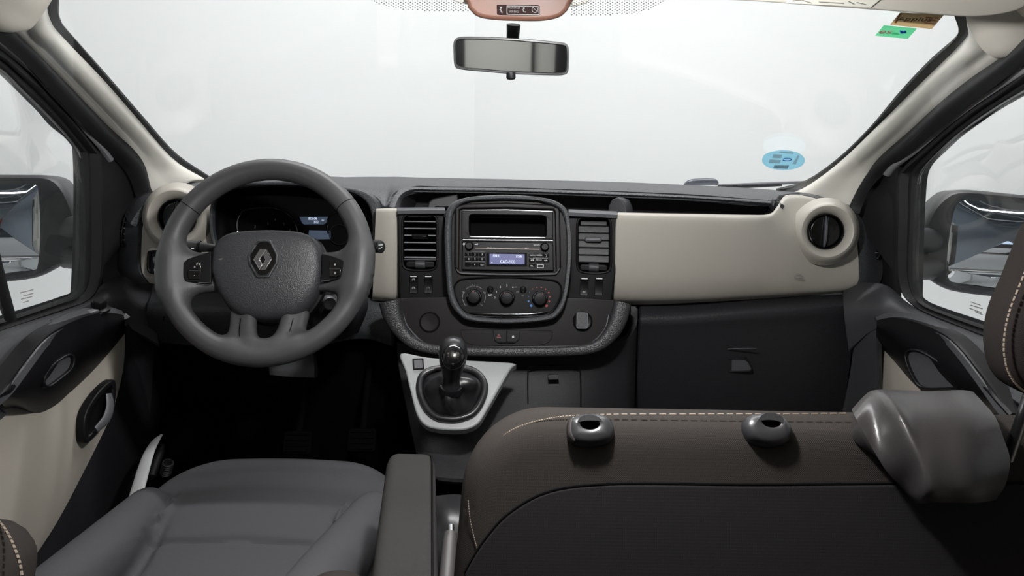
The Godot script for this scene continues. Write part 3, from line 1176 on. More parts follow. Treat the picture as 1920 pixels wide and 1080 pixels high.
	var k_a = [[[225, 610, xb], [205, 780, xb], [110, 980, xb], [20, 1120, xb], [-100, 1240, xb]], [[1648, 590, xb], [1650, 780, xb], [1740, 960, xb], [1850, 1100, xb], [1960, 1240, xb]]][sd]
	strip(b, ptx(k_a), ptx(k_b), [-0.01, 0.004, 0.004, 0.0], 16, 6, 0.02, 0.003)
	part(d, "lower_border", b, M.plastic_low if sd == 0 else M.plastic)  # driver's border darker than its twin, shade put into the plastic colour
	# pull: one moulding that carries the switches, with a cup behind the grip
	var xa := sg * 0.735
	var g_a = [[[234, 590, xa], [200, 585, xa], [165, 590, xa], [112, 612, xa], [75, 640, xa], [35, 690, xa], [0, 735, xa], [-40, 765, xa]],
		[[1643, 600, xa], [1675, 594, xa], [1715, 602, xa], [1766, 622, xa], [1800, 650, xa], [1840, 700, xa], [1879, 752, xa], [1900, 775, xa]]][sd]
	var g_m = [[[235, 606, xa], [200, 625, xa], [160, 660, xa], [115, 690, xa], [80, 715, xa], [45, 738, xa], [0, 748, xa], [-40, 772, xa]],
		[[1642, 618, xa], [1672, 636, xa], [1705, 662, xa], [1750, 690, xa], [1785, 712, xa], [1830, 735, xa], [1865, 758, xa], [1890, 782, xa]]][sd]
	var g_b = [[[236, 624, xw], [190, 680, xw], [160, 713, xw], [130, 742, xw], [105, 765, xw], [72, 778, xw], [30, 765, xw], [-20, 775, xw]],
		[[1641, 640, xw], [1678, 680, xw], [1704, 712, xw], [1730, 740, xw], [1760, 765, xw], [1800, 780, xw], [1850, 775, xw], [1890, 786, xw]]][sd]
	b = MB.new()
	patch(b, [ptx(g_a), ptx(g_m), ptx(g_b)], 26, 10, 0.03, 0.006, 0.0)
	part(d, "pull_moulding", b, M.black)
	# top face of the moulding
	var t_b = [[[239, 592, xw], [205, 577, xw], [170, 572, xw], [95, 600, xw], [55, 632, xw], [20, 678, xw], [-20, 722, xw], [-60, 752, xw]],
		[[1638, 601, xw], [1672, 586, xw], [1715, 590, xw], [1778, 614, xw], [1812, 640, xw], [1852, 688, xw], [1884, 742, xw], [1905, 770, xw]]][sd]
	b = MB.new()
	strip(b, ptx(g_a), ptx(t_b), [-0.004, 0.006, 0.004, 0.0], 26, 6, 0.012, 0.002)
	part(d, "grip", b, M.satin if false else M.plastic, "", "smooth dark grip of the door pull")
	# cup
	var fr := frame(PX([110, 1745][sd], [692, 690][sd], sg * 0.728), Vector3(-sg, 0.12, 0.25))
	var cup = [[[84, 718], [88, 702], [105, 682], [128, 668], [136, 672], [132, 690], [112, 708], [92, 722]], [[1700, 672], [1704, 660], [1722, 660], [1752, 676], [1782, 702], [1797, 722], [1770, 726], [1728, 724], [1710, 700]]][sd]
	b = MB.new()
	var o := closed2(pp(fr, cup), 4)
	ringplate(b, fr, inset(o, -0.004), o, -0.012, 0.003, 0.003, 40)
	part(d, "cup_rim", b, M.black)
	b = MB.new()
	prism(b, fr, inset(o, -0.001), -0.014, -0.004)
	part(d, "pull_cup", b, M.plastic)
	# switches
	var sw := frame(PX([150, 1718][sd], [588, 610][sd], sg * 0.765), Vector3(-sg * 0.22, 1, 0.16), Vector3(0, 0, -1))
	plate(d, "switch_plate", sw, [[[93, 603], [118, 592], [180, 570], [206, 577], [192, 590], [165, 600], [112, 612]], [[1684, 605], [1712, 601], [1764, 613], [1786, 622], [1775, 629], [1740, 624], [1704, 620]]][sd], -0.006, 0.003, 0.002, M.black)
	if sd == 0:
		for q in [[[128, 599], [146, 592], [158, 594], [141, 602]], [[154, 592], [172, 586], [186, 588], [168, 596]]]:
			plate(d, "window_switch", sw, q, 0.0, 0.009, 0.003, M.satin)
		b = MB.new()
		var kf := off(sw, 185, 580, 0.0)
		lathe(b, kf, [[0.0, 0.0], [0.019, 0.0], [0.019, 0.004], [0.0125, 0.006], [0.0118, 0.016], [0.010, 0.019], [0.0, 0.019]], 24)
		part(d, "mirror_knob", b, M.black)
		b = MB.new()
		for i in 20:
			var a := TAU * i / 20
			tube(b, PackedVector3Array([kf * Vector3(cos(a) * 0.0122, sin(a) * 0.0122, 0.007), kf * Vector3(cos(a) * 0.0118, sin(a) * 0.0118, 0.016)]), 0.0008, 5)
		part(d, "knob_ribs", b, M.black)
	else:
		plate(d, "window_switch", sw, [[1706, 609], [1722, 604], [1734, 608], [1720, 614]], 0.0, 0.009, 0.003, M.satin)
	# inner release in its dished escutcheon
	if sd == 0:
		var ef := frame(PX(182, 772, -0.772), Vector3(1, 0.05, 0.12))
		var leaf := closed2(pp(ef, [[213, 714], [200, 716], [180, 735], [160, 765], [152, 795], [156, 830], [175, 818], [200, 785], [212, 755]]), 4)
		b = MB.new()
		ringplate(b, ef, leaf, inset(leaf, 0.012), -0.01, 0.006, 0.004, 48)
		part(d, "release_surround", b, M.black)
		b = MB.new()
		var lc := Vector2.ZERO
		for p in leaf:
			lc += p / leaf.size()
		var rr := []
		for q in [[0.9, -0.012], [0.9, -0.003], [0.4, -0.006], [0.05, -0.007]]:
			var ring := PackedVector2Array()
			for p in leaf:
				ring.append(lc.lerp(p, q[0]))
			rr.append(lift(ef, ring, q[1]))
		loft(b, rr)
		part(d, "release_dish", b, M.void)
		b = MB.new()
		sweep(b, curve3(PackedVector3Array([off(ef, 200, 738, 0.004).origin, off(ef, 198, 760, 0.009).origin, off(ef, 188, 785, 0.012).origin, off(ef, 172, 806, 0.008).origin]), 12), ngon(0.011, 0.005, 12), Vector3(1, 0, 0.1), [0.7, 1.0, 1.0, 0.6])
		part(d, "release_lever", b, M.satin, "", "dark grey lever")
	# rest of the door, back to the pillar behind the seat
	b = MB.new()
	box(b, Vector3(sg * 0.825, 0.40, -0.54), Vector3(0.045, 0.72, 0.90), 0.012)
	part(d, "rear_panel", b, M.beige_door)
	b = MB.new()
	box(b, Vector3(sg * 0.83, 0.775, -0.50), Vector3(0.07, 0.075, 0.90), 0.02)
	part(d, "upper_trim", b, M.plastic)
	b = MB.new()
	box(b, Vector3(sg * 0.725, 1.255, -0.50), Vector3(0.05, 0.05, 0.90), 0.012)
	part(d, "window_frame", b, M.rubber)
	# maker's print in the corner of the pane
	var gf := frame(PX([54, 1836][sd], [560, 582][sd], sg * 0.853), Vector3(-sg, 0.1, 0.0))
	b = MB.new()
	for q in ([[38, 549, 62, 543], [44, 555, 62, 550], [40, 561, 60, 556], [44, 567, 54, 564]] if sd == 0 else [[1820, 566, 1838, 572], [1820, 572, 1842, 579], [1818, 578, 1840, 586], [1828, 584, 1842, 590]]):
		tube(b, PackedVector3Array([off(gf, q[0], q[1]).origin, off(gf, q[2], q[3]).origin]), 0.0009, 4)
	part(d, "pane_print", b, M.print_dim)

func deeper(a: Array, k: float) -> Array:
	var o := []
	for q in a:
		o.append([q[0], q[1], q[2] + k])
	return o

func door_mirror(sd: int) -> void:
	var sg := -1.0 if sd == 0 else 1.0
	var m := thing("door_mirror", "large black exterior mirror outside the driver's window" if sd == 0 else "large black exterior mirror outside the passenger's window", "mirror", Vector3(sg * 1.05, 0.76, -1.62))
	var fr := frame(P([60, 1850][sd], [430, 460][sd], 1.62), Vector3(-sg * 0.12, 0.03, 1))
	var o := closed2(pp(fr, [[[150, 430], [138, 385], [120, 350], [95, 331], [40, 328], [-60, 330], [-110, 345], [-122, 430], [-110, 510], [-60, 534], [20, 528], [70, 520], [110, 500], [138, 480]],
		[[1730, 440], [1742, 398], [1768, 368], [1800, 356], [1880, 362], [1960, 372], [2020, 390], [2034, 460], [2020, 540], [1960, 566], [1880, 558], [1800, 549], [1762, 536], [1738, 512]]][sd]), 4)
	o = resample(ccw(o), 64)
	var g := resample(ccw(closed2(pp(fr, [[[72, 352], [60, 342], [0, 341], [-60, 342], [-85, 360], [-90, 430], [-84, 500], [-60, 522], [0, 522], [52, 516], [70, 505], [76, 440]],
		[[1787, 400], [1800, 375], [1830, 371], [1900, 376], [1970, 384], [2000, 410], [2004, 460], [1996, 520], [1970, 548], [1880, 552], [1800, 542], [1776, 522], [1777, 460]]][sd]), 4)), 64)
	var b := MB.new()
	var rs := [lift(fr, g, 0.002), lift(fr, inset(g, -0.003), 0.008), lift(fr, inset(o, 0.006), 0.010), lift(fr, inset(o, 0.0015), 0.004), lift(fr, o, -0.01), lift(fr, inset(o, 0.004), -0.06), lift(fr, inset(o, 0.02), -0.1), lift(fr, inset(o, 0.05), -0.125)]
	rs.append(lift(fr, inset(o, 0.05), -0.120))
	rs.append(lift(fr, inset(g, 0.01), -0.02))
	loft(b, rs, false, true)
	part(m, "housing", b, M.plastic)
	b = MB.new()                                                     # two arms to the door
	for a in [[[[172, 425, 1.58], [150, 425, 1.60], [128, 430, 1.65]], [[172, 486, 1.58], [152, 486, 1.60], [126, 478, 1.65]]], [[[1700, 452, 1.58], [1722, 448, 1.60], [1750, 452, 1.65]], [[1702, 505, 1.58], [1724, 505, 1.60], [1755, 500, 1.65]]]][sd]:
		sweep(b, curve3(pts(a), 8), ngon(0.022, 0.026, 16), Vector3.UP, [1.0, 0.9, 1.2])
	part(m, "arm", b, M.plastic)
	var nrm := Vector3(-sg * 0.15, 0.10, 0.98).normalized()
	# main glass above, wide-angle glass below
	var cut := [fr, on(fr, [0, 1850][sd], [482, 508][sd]).y]
	for k in 2:
		var half := PackedVector2Array()
		for p in g:
			var y: float = maxf(p.y, cut[1] + 0.0015) if k == 0 else minf(p.y, cut[1] - 0.0015)
			half.append(Vector2(p.x, y))
		var clean := PackedVector2Array()
		for p in half:
			if clean.is_empty() or clean[-1].distance_to(p) > 0.0008:
				clean.append(p)
		var c := Vector3(0, 0, 0)
		var gf := Transform3D(Basis(Quaternion(fr.basis.z, nrm if k == 0 else Vector3(-sg * 0.22, -0.02, 0.97).normalized())) * fr.basis, fr.origin)
		b = MB.new()
		b.crease = 60.0
		var edge := inset(clean, 0.002)
		for p in edge:
			c += Vector3(p.x, p.y, 0) / edge.size()
		var rings := [lift(gf, edge, -0.012)]
		for j in 9:                                                  # slightly domed, as such glasses are
			var m2 := PackedVector2Array()
			var t := 1.0 - j / 8.5
			for p in edge:
				m2.append(Vector2(c.x, c.y).lerp(p, t))
			rings.append(lift(gf, m2, -0.006 + 0.008 * (1.0 - t * t)))
		loft(b, rings)
		part(m, "mirror_glass", b, M.mirror)

# ---- dashboard ----------------------------------------------------------------------------
func dashboard() -> void:
	var d := thing("dashboard", "grey and beige dashboard spanning the cab under the windscreen", "dashboard", Vector3(0, 0.4, -1.6))
	var b := MB.new()
	# top pad, right of the instrument hood
	patch(b, [
		pts([[640, 352, 1.60], [700, 366, 1.585], [722, 386, 1.565], [736, 362, 1.59], [760, 352, 1.60], [800, 351, 1.61], [960, 353, 1.62], [1160, 360, 1.62], [1300, 367, 1.625], [1440, 377, 1.64], [1462, 366, 1.66], [1500, 362, 1.68]]),
		pts([[640, 343, 1.66], [695, 347, 1.65], [722, 352, 1.65], [740, 346, 1.67], [765, 343, 1.68], [802, 343, 1.69], [960, 345, 1.71], [1160, 352, 1.70], [1300, 358, 1.70], [1420, 365, 1.70], [1462, 362, 1.70], [1500, 361.5, 1.70]]),
		pts([[640, 332, 1.85], [690, 331, 1.86], [722, 331, 1.87], [740, 331, 1.88], [770, 332, 1.89], [810, 333, 1.9], [960, 336, 1.92], [1160, 341, 1.90], [1300, 347, 1.87], [1400, 352, 1.83], [1462, 357, 1.78], [1500, 361, 1.74]]),
	], 44, 10, 0.012, 0.002)
	part(d, "top_pad", b, M.pad)
	b = MB.new()                                                     # over and beside the instruments
	patch(b, [
		pts([[244, 420, 1.54], [262, 392, 1.55], [285, 374, 1.56], [330, 360, 1.57], [372, 350, 1.58], [433, 347, 1.58], [475, 341, 1.585], [533, 339, 1.59], [590, 342, 1.595], [645, 351, 1.60]]),
		pts([[236, 410, 1.57], [256, 380, 1.58], [280, 366, 1.59], [330, 353, 1.62], [376, 346, 1.65], [433, 341, 1.67], [475, 337, 1.68], [533, 336, 1.68], [590, 337, 1.68], [645, 343, 1.66]]),
		pts([[230, 400, 1.60], [250, 370, 1.62], [280, 358, 1.65], [330, 347, 1.70], [380, 338, 1.75], [433, 333, 1.78], [475, 331, 1.80], [533, 330, 1.82], [590, 330, 1.84], [645, 331.5, 1.85]]),
	], 40, 8, 0.012, 0.002)
	part(d, "top_pad", b, M.pad)
	b = MB.new()                                                     # right end of the pad
	patch(b, [
		pts([[1460, 368, 1.655], [1500, 365, 1.665], [1530, 371, 1.655], [1565, 384, 1.64], [1592, 405, 1.625], [1606, 430, 1.615], [1612, 470, 1.61], [1612, 520, 1.61], [1602, 552, 1.62]]),
		pts([[1470, 362, 1.70], [1505, 362, 1.70], [1540, 368, 1.68], [1578, 382, 1.66], [1606, 403, 1.635], [1622, 430, 1.62], [1628, 470, 1.615], [1628, 515, 1.615], [1616, 552, 1.62]]),
		pts([[1480, 359, 1.74], [1512, 361, 1.73], [1550, 367, 1.71], [1590, 382, 1.68], [1622, 398, 1.66], [1642, 425, 1.645], [1652, 465, 1.64], [1656, 515, 1.635], [1640, 548, 1.63]]),
	], 30, 8, 0.012, 0.002)
	part(d, "end_cap", b, M.pad)
	b = MB.new()                                                     # left end
	patch(b, [
		pts([[270, 386, 1.56], [262, 412, 1.555], [258, 450, 1.55], [260, 505, 1.55], [278, 532, 1.56]]),
		pts([[250, 384, 1.58], [244, 412, 1.565], [242, 450, 1.56], [246, 505, 1.56], [262, 533, 1.57]]),
		pts([[238, 390, 1.60], [228, 415, 1.59], [220, 450, 1.585], [220, 505, 1.585], [240, 530, 1.60]]),
	], 20, 8, 0.012, 0.003)
	part(d, "end_cap", b, M.pad)

	# beige fascia right of the centre stack
	b = MB.new()
	var top := [[1157, 398, 1.50], [1230, 399.5, 1.52], [1316, 401, 1.545], [1400, 402.5, 1.575], [1442, 401, 1.59], [1458, 386, 1.61], [1476, 365, 1.645], [1527, 371, 1.645], [1575, 393, 1.64], [1600, 424, 1.63]]
	var r1 := [[1157, 405, 1.478], [1230, 407, 1.498], [1316, 409, 1.523], [1400, 412, 1.553], [1442, 411, 1.572], [1462, 397, 1.595], [1484, 379, 1.625], [1530, 383, 1.632], [1572, 404, 1.628], [1602, 434, 1.615]]
	var r2 := [[1156, 450, 1.465], [1230, 452, 1.485], [1316, 454, 1.51], [1400, 455, 1.54], [1445, 456, 1.56], [1478, 452, 1.575], [1505, 448, 1.588], [1545, 446, 1.60], [1582, 452, 1.607], [1609, 468, 1.61]]
	var r3 := [[1153, 515, 1.468], [1230, 517, 1.488], [1316, 517, 1.512], [1400, 516, 1.54], [1445, 515, 1.56], [1482, 513, 1.575], [1512, 511, 1.588], [1550, 509, 1.60], [1585, 509, 1.607], [1611, 510, 1.61]]
	var r4 := [[1150, 558, 1.49], [1230, 558, 1.508], [1316, 556, 1.532], [1400, 551, 1.56], [1445, 548, 1.575], [1482, 546, 1.588], [1512, 544, 1.60], [1550, 542, 1.61], [1585, 539, 1.617], [1609, 534, 1.62]]
	var r5 := [[1149, 572, 1.53], [1230, 571, 1.545], [1316, 567, 1.565], [1400, 562, 1.59], [1445, 559, 1.603], [1482, 556.5, 1.614], [1512, 554, 1.623], [1550, 551, 1.632], [1580, 549, 1.64], [1598, 546, 1.645]]
	patch(b, [pts(top), pts(r1), pts(r2), pts(r3), pts(r4), pts(r5)], 44, 30, 0.012, 0.003)
	part(d, "fascia", b, M.beige, "", "wide beige fascia over the glovebox")
	# beige strip left of the centre vents
	b = MB.new()
	patch(b, [pts([[706, 392, 1.53], [724, 391, 1.53], [744, 391, 1.53]]), pts([[704, 399, 1.51], [724, 398, 1.505], [745, 398, 1.505]]), pts([[701, 470, 1.505], [723, 470, 1.495], [746, 470, 1.495]]), pts([[698, 545, 1.515], [723, 548, 1.505], [747, 550, 1.505]]), pts([[697, 563, 1.54], [723, 565, 1.535], [748, 567, 1.535]])], 8, 20, 0.012, 0.003)
	part(d, "fascia", b, M.beige, "", "narrow beige strip between the instruments and the centre vents")
	# beige fascia round the left vent
	b = MB.new()
	patch(b, [
		pts([[276, 392, 1.565], [300, 370, 1.575], [336, 359, 1.585], [372, 351, 1.59], [390, 352, 1.59], [402, 360, 1.59]]),
		pts([[268, 418, 1.555], [300, 408, 1.56], [336, 404, 1.565], [370, 402, 1.565], [388, 401, 1.565], [399, 400, 1.57]]),
		pts([[264, 462, 1.55], [300, 460, 1.55], [336, 458, 1.55], [370, 456, 1.55], [392, 456, 1.55], [405, 458, 1.56]]),
		pts([[265, 508, 1.55], [300, 510, 1.55], [336, 508, 1.55], [370, 506, 1.55], [400, 502, 1.55], [420, 500, 1.56]]),
		pts([[280, 531, 1.56], [300, 535, 1.56], [336, 540, 1.56], [370, 540, 1.56], [410, 540, 1.56], [440, 540, 1.57]]),
	], 24, 20, 0.012, 0.003)
	part(d, "fascia", b, M.beige, "", "beige fascia round the left vent and headlamp switch")

	# tray between pad and fascia
	b = MB.new()
	patch(b, [pts([[728, 388, 1.53], [746, 358, 1.57], [770, 349.5, 1.595], [820, 349.5, 1.605], [960, 352, 1.615], [1160, 359, 1.615], [1300, 366, 1.62], [1440, 376, 1.635], [1452, 377, 1.64]]), pts([[739, 390, 1.525], [751, 366, 1.56], [775, 355, 1.585], [822, 356, 1.595], [960, 358, 1.605], [1160, 365, 1.605], [1300, 371, 1.61], [1440, 381, 1.628], [1451, 382, 1.633]]), pts([[748, 392, 1.54], [756, 372, 1.575], [780, 361, 1.60], [824, 361, 1.61], [960, 363, 1.62], [1160, 370, 1.62], [1300, 376, 1.625], [1440, 387, 1.64], [1450, 388, 1.645]])], 40, 6, 0.01, 0.002)
	part(d, "tray_lip", b, M.pad)
	b = MB.new()
	patch(b, [pts([[746, 345, 1.70], [960, 350, 1.74], [1250, 358, 1.74], [1480, 372, 1.72]]), pts([[746, 425, 1.70], [960, 425, 1.74], [1250, 425, 1.74], [1480, 425, 1.72]])], 12, 4, 0.01)
	part(d, "tray_back", b, M.plastic_low)
	b = MB.new()
	patch(b, [pts([[744, 397, 1.50], [960, 400, 1.50], [1160, 402, 1.52], [1300, 404, 1.55], [1445, 406, 1.60]]), pts([[744, 392, 1.74], [960, 393, 1.75], [1160, 397, 1.75], [1300, 400, 1.75], [1475, 404, 1.74]])], 14, 4, 0.01)
	part(d, "tray_floor", b, M.plastic_low)
	b = MB.new()
	patch(b, [pts([[1466, 382, 1.605], [1452, 400, 1.60], [1438, 403, 1.59]]), pts([[1452, 376, 1.66], [1442, 392, 1.70], [1430, 402, 1.72]])], 6, 4, 0.008)
	part(d, "tray_end", b, M.plastic)
	b = MB.new()
	patch(b, [pts([[747, 393, 1.54], [757, 370, 1.58], [790, 360, 1.61]]), pts([[775, 396, 1.70], [785, 372, 1.70], [805, 362, 1.70]])], 6, 4, 0.008)
	part(d, "tray_end", b, M.plastic)
	# divider standing in the tray
	var fr := frame(P(1165, 388, 1.56), Vector3(-0.45, 0.1, 1))
	plate(d, "tray_divider", fr, [[1140, 403], [1141, 386], [1148, 374], [1158, 370], [1168, 375], [1174, 388], [1176, 404]], -0.05, 0.0, 0.003, M.plastic)
	# connector box at the left of the tray
	fr = frame(P(835, 380, 1.62), Vector3(0.1, 0.2, 1))
	plate(d, "connector_box", fr, [[800, 396], [804, 378], [812, 372], [858, 363], [862, 396]], -0.05, 0.0, 0.004, M.plastic)
	plate(d, "connector_socket", fr, [[814, 394], [815, 387], [850, 387], [850, 394]], -0.004, 0.002, 0.001, M.void)

	# lower dark panels
	b = MB.new()                                                     # under the instruments
	patch(b, [pts([[284, 533, 1.60], [360, 538, 1.60], [440, 540, 1.59], [560, 540, 1.58], [640, 545, 1.57], [700, 560, 1.55], [730, 566, 1.54]]), pts([[280, 556, 1.565], [360, 562, 1.56], [440, 563, 1.555], [560, 563, 1.55], [640, 570, 1.545], [700, 582, 1.53], [730, 588, 1.525]]), pts([[274, 582, 1.53], [360, 588, 1.525], [440, 590, 1.525], [560, 598, 1.53], [640, 610, 1.535], [700, 622, 1.53], [735, 632, 1.52]]), pts([[275, 640, 1.57], [360, 650, 1.57], [440, 655, 1.57], [560, 662, 1.57], [640, 640, 1.56], [690, 636, 1.55], [735, 650, 1.53]])], 24, 14, 0.012, 0.003)
	part(d, "knee_panel", b, M.pad)  # paler plastic stands in for light falling on this panel
	b = MB.new()
	tube(b, curve3(pts([[306, 600, 1.533], [318, 592, 1.532], [420, 592, 1.533], [432, 598, 1.534], [436, 640, 1.55]]), 30), 0.0014, 6)
	part(d, "fuse_lid_gap", b, M.void)
	b = MB.new()
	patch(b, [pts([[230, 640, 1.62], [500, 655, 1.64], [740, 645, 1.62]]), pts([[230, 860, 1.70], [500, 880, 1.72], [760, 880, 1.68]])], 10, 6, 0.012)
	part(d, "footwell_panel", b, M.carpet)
	# middle tunnel below the stack
	b = MB.new()
	patch(b, [pts([[742, 640, 1.50], [800, 655, 1.47], [950, 664, 1.45], [1080, 660, 1.46], [1165, 640, 1.47], [1192, 612, 1.48], [1196, 575, 1.49]]), pts([[748, 700, 1.46], [800, 720, 1.44], [950, 720, 1.44], [1080, 715, 1.45], [1150, 705, 1.47], [1180, 700, 1.48], [1192, 690, 1.50]]), pts([[785, 880, 1.30], [830, 900, 1.26], [960, 900, 1.30], [1080, 880, 1.36], [1150, 870, 1.42], [1180, 860, 1.46], [1188, 850, 1.49]])], 20, 14, 0.014, 0.004)
	part(d, "tunnel", b, M.plastic_low)
	b = MB.new()
	tube(b, curve3(pts([[990, 760, 1.415], [990, 700, 1.432], [996, 688, 1.435], [1040, 685, 1.437], [1082, 686, 1.438], [1088, 698, 1.437], [1089, 770, 1.412]]), 40), 0.0012, 6)
	part(d, "cubby_lid_gap", b, M.void)
	fr = frame(P(1038, 707, 1.43), Vector3(0, 0.2, 1))
	plate(d, "cubby_latch", fr, [[1027, 703], [1047, 702], [1048, 711], [1028, 712]], -0.006, 0.003, 0.001, M.plastic)
	# right knee border
	b = MB.new()
	patch(b, [pts([[1592, 548, 1.64], [1620, 550, 1.63], [1650, 550, 1.62]]), pts([[1602, 580, 1.61], [1622, 585, 1.60], [1645, 600, 1.57]]), pts([[1596, 680, 1.62], [1620, 680, 1.60], [1640, 680, 1.57]]), pts([[1575, 790, 1.64], [1610, 800, 1.62], [1640, 800, 1.59]])], 8, 14, 0.014, 0.003)
	part(d, "knee_panel", b, M.plastic)

	b = MB.new()
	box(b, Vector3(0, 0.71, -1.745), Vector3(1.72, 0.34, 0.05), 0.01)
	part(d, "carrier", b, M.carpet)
	glovebox()
	instruments()
	for q in [[0, 330, 408, 1.535], [1, 1550, 434, 1.575]]:
		round_vent(q[0], q[1], q[2], q[3])
	side_demister(0)
	side_demister(1)
	# headlamp switch
	var h := thing("headlamp_switch", "headlamp height wheel in a black insert left of the wheel rim", "switch", P(290, 512, 1.53))
	fr = frame(P(292, 490, 1.545), Vector3(0.1, 0.1, 1))
	var o := closed2(pp(fr, [[280, 478], [284, 472], [312, 472], [314, 480], [313, 505], [308, 511], [286, 511], [279, 504]]), 3)
	b = MB.new()
	ringplate(b, fr, inset(o, -0.003), inset(o, 0.003), -0.004, 0.006, 0.003, 40)
	part(h, "surround", b, M.black)
	b = MB.new()
	prism(b, fr, inset(o, 0.001), -0.006, -0.001)
	part(h, "face", b, M.gloss)
	b = MB.new()
	var wf := off(fr, 294, 488, -0.002)
	lathe(b, Transform3D(wf.basis * Basis(Vector3.UP, PI / 2), wf.origin), [[0.0, -0.006], [0.008, -0.006], [0.0088, -0.004], [0.0088, 0.004], [0.008, 0.006], [0.0, 0.006]], 20)
	part(h, "thumb_wheel", b, M.satin)
	txt(h, "D", off(fr, 290, 506, 0.0), 0.004, M.print)
	# airbag mark on the beige fascia
	fr = frame(P(1497, 517, 1.573), Vector3(-0.12, 0.1, 1))
	txt(d, "AIRBAG", off(fr, 1497, 514, 0.0022), 0.004, M.print_dim, 0.7)
	b = MB.new()
	for y in [518.5, 521.0]:
		tube(b, PackedVector3Array([off(fr, 1489, y, 0.002).origin, off(fr, 1505, y, 0.002).origin]), 0.0006, 4)
	part(d, "raised_mark", b, M.print_dim)

func glovebox() -> void:
	var g := thing("glovebox", "large dark glovebox under the beige fascia in front of the bench", "glovebox", P(1395, 760, 1.58))
	var b := MB.new()
	patch(b, [
		pts([[1199, 572, 1.545], [1280, 569, 1.57], [1400, 561, 1.60], [1500, 554, 1.63], [1590, 548, 1.66]]),
		pts([[1199, 592, 1.505], [1280, 588, 1.525], [1400, 579, 1.55], [1500, 572, 1.575], [1600, 564, 1.60]]),
		pts([[1199, 605, 1.498], [1280, 602, 1.515], [1400, 594, 1.54], [1500, 588, 1.565], [1602, 580, 1.595]]),
		pts([[1198, 630, 1.51], [1280, 628, 1.525], [1400, 622, 1.55], [1500, 617, 1.575], [1602, 610, 1.605]]),
		pts([[1192, 720, 1.55], [1280, 720, 1.56], [1400, 718, 1.58], [1500, 716, 1.60], [1592, 712, 1.63]]),
		pts([[1186, 840, 1.60], [1280, 840, 1.61], [1400, 840, 1.63], [1500, 840, 1.65], [1570, 840, 1.67]]),
	], 26, 30, 0.014, 0.006)
	part(g, "lid", b, M.lid)
	var fr := frame(P(1378, 682, 1.562), Vector3(-0.12, -0.26, 1))
	var o := closed2(pp(fr, [[1349, 694], [1351, 684], [1358, 674], [1380, 672], [1398, 674], [1405, 684], [1407, 693], [1380, 695]]), 4)
	b = MB.new()
	ringplate(b, fr, inset(o, -0.002), o, -0.01, 0.003, 0.002, 40)
	part(g, "handle_rim", b, M.plastic_low)
	b = MB.new()
	prism(b, fr, o, -0.012, 0.0005, 0.0004)
	part(g, "handle", b, M.satin, "", "grey release paddle")
	b = MB.new()
	tube(b, curve3(PackedVector3Array([off(fr, 1364, 652, 0.006).origin, off(fr, 1385, 650, 0.008).origin, off(fr, 1418, 651, 0.006).origin]), 10), 0.0014, 6)
	part(g, "handle_lip", b, M.plastic)

func side_demister(sd: int) -> void:
	var v := thing("side_demister", "narrow slotted demister vent on the left end of the dashboard" if sd == 0 else "narrow slotted demister vent on the right end of the dashboard", "vent", P([234, 1641][sd], [460, 482][sd], 1.58), "side window demisters")
	var fr := frame(P([234, 1641][sd], [430, 452][sd], [1.572, 1.632][sd]), Vector3([0.55, -0.55][sd], 0.1, 1), Vector3([0.1, -0.1][sd], 1, 0))
	var o := closed2(pp(fr, [[[229, 460], [228, 440], [233, 412], [240, 398], [243, 404], [241, 430], [235, 458]], [[1634, 424], [1637, 418], [1645, 432], [1649, 455], [1648, 480], [1644, 484], [1638, 470]]][sd]), 4)
	var b := MB.new()
	ringplate(b, fr, inset(o, -0.002), inset(o, 0.0012), -0.004, 0.004, 0.002, 40)
	part(v, "rim", b, M.black)
	b = MB.new()
	prism(b, fr, o, -0.006, -0.001)
	part(v, "duct", b, M.void)
	for k in 5:
		var y: float = [[406, 417, 428, 439, 450], [430, 441, 452, 463, 474]][sd][k]
		var x: float = [[239.5, 238, 236.5, 235, 232.5], [1640, 1642.5, 1644, 1644.5, 1644]][sd][k]
		b = MB.new()
		box(b, off(fr, x, y, 0.001).origin, Vector3(0.007 + 0.002 * (2 - absi(k - 2)), 0.0022, 0.004), 0.0008, fr.basis)
		part(v, "slat", b, M.satin)

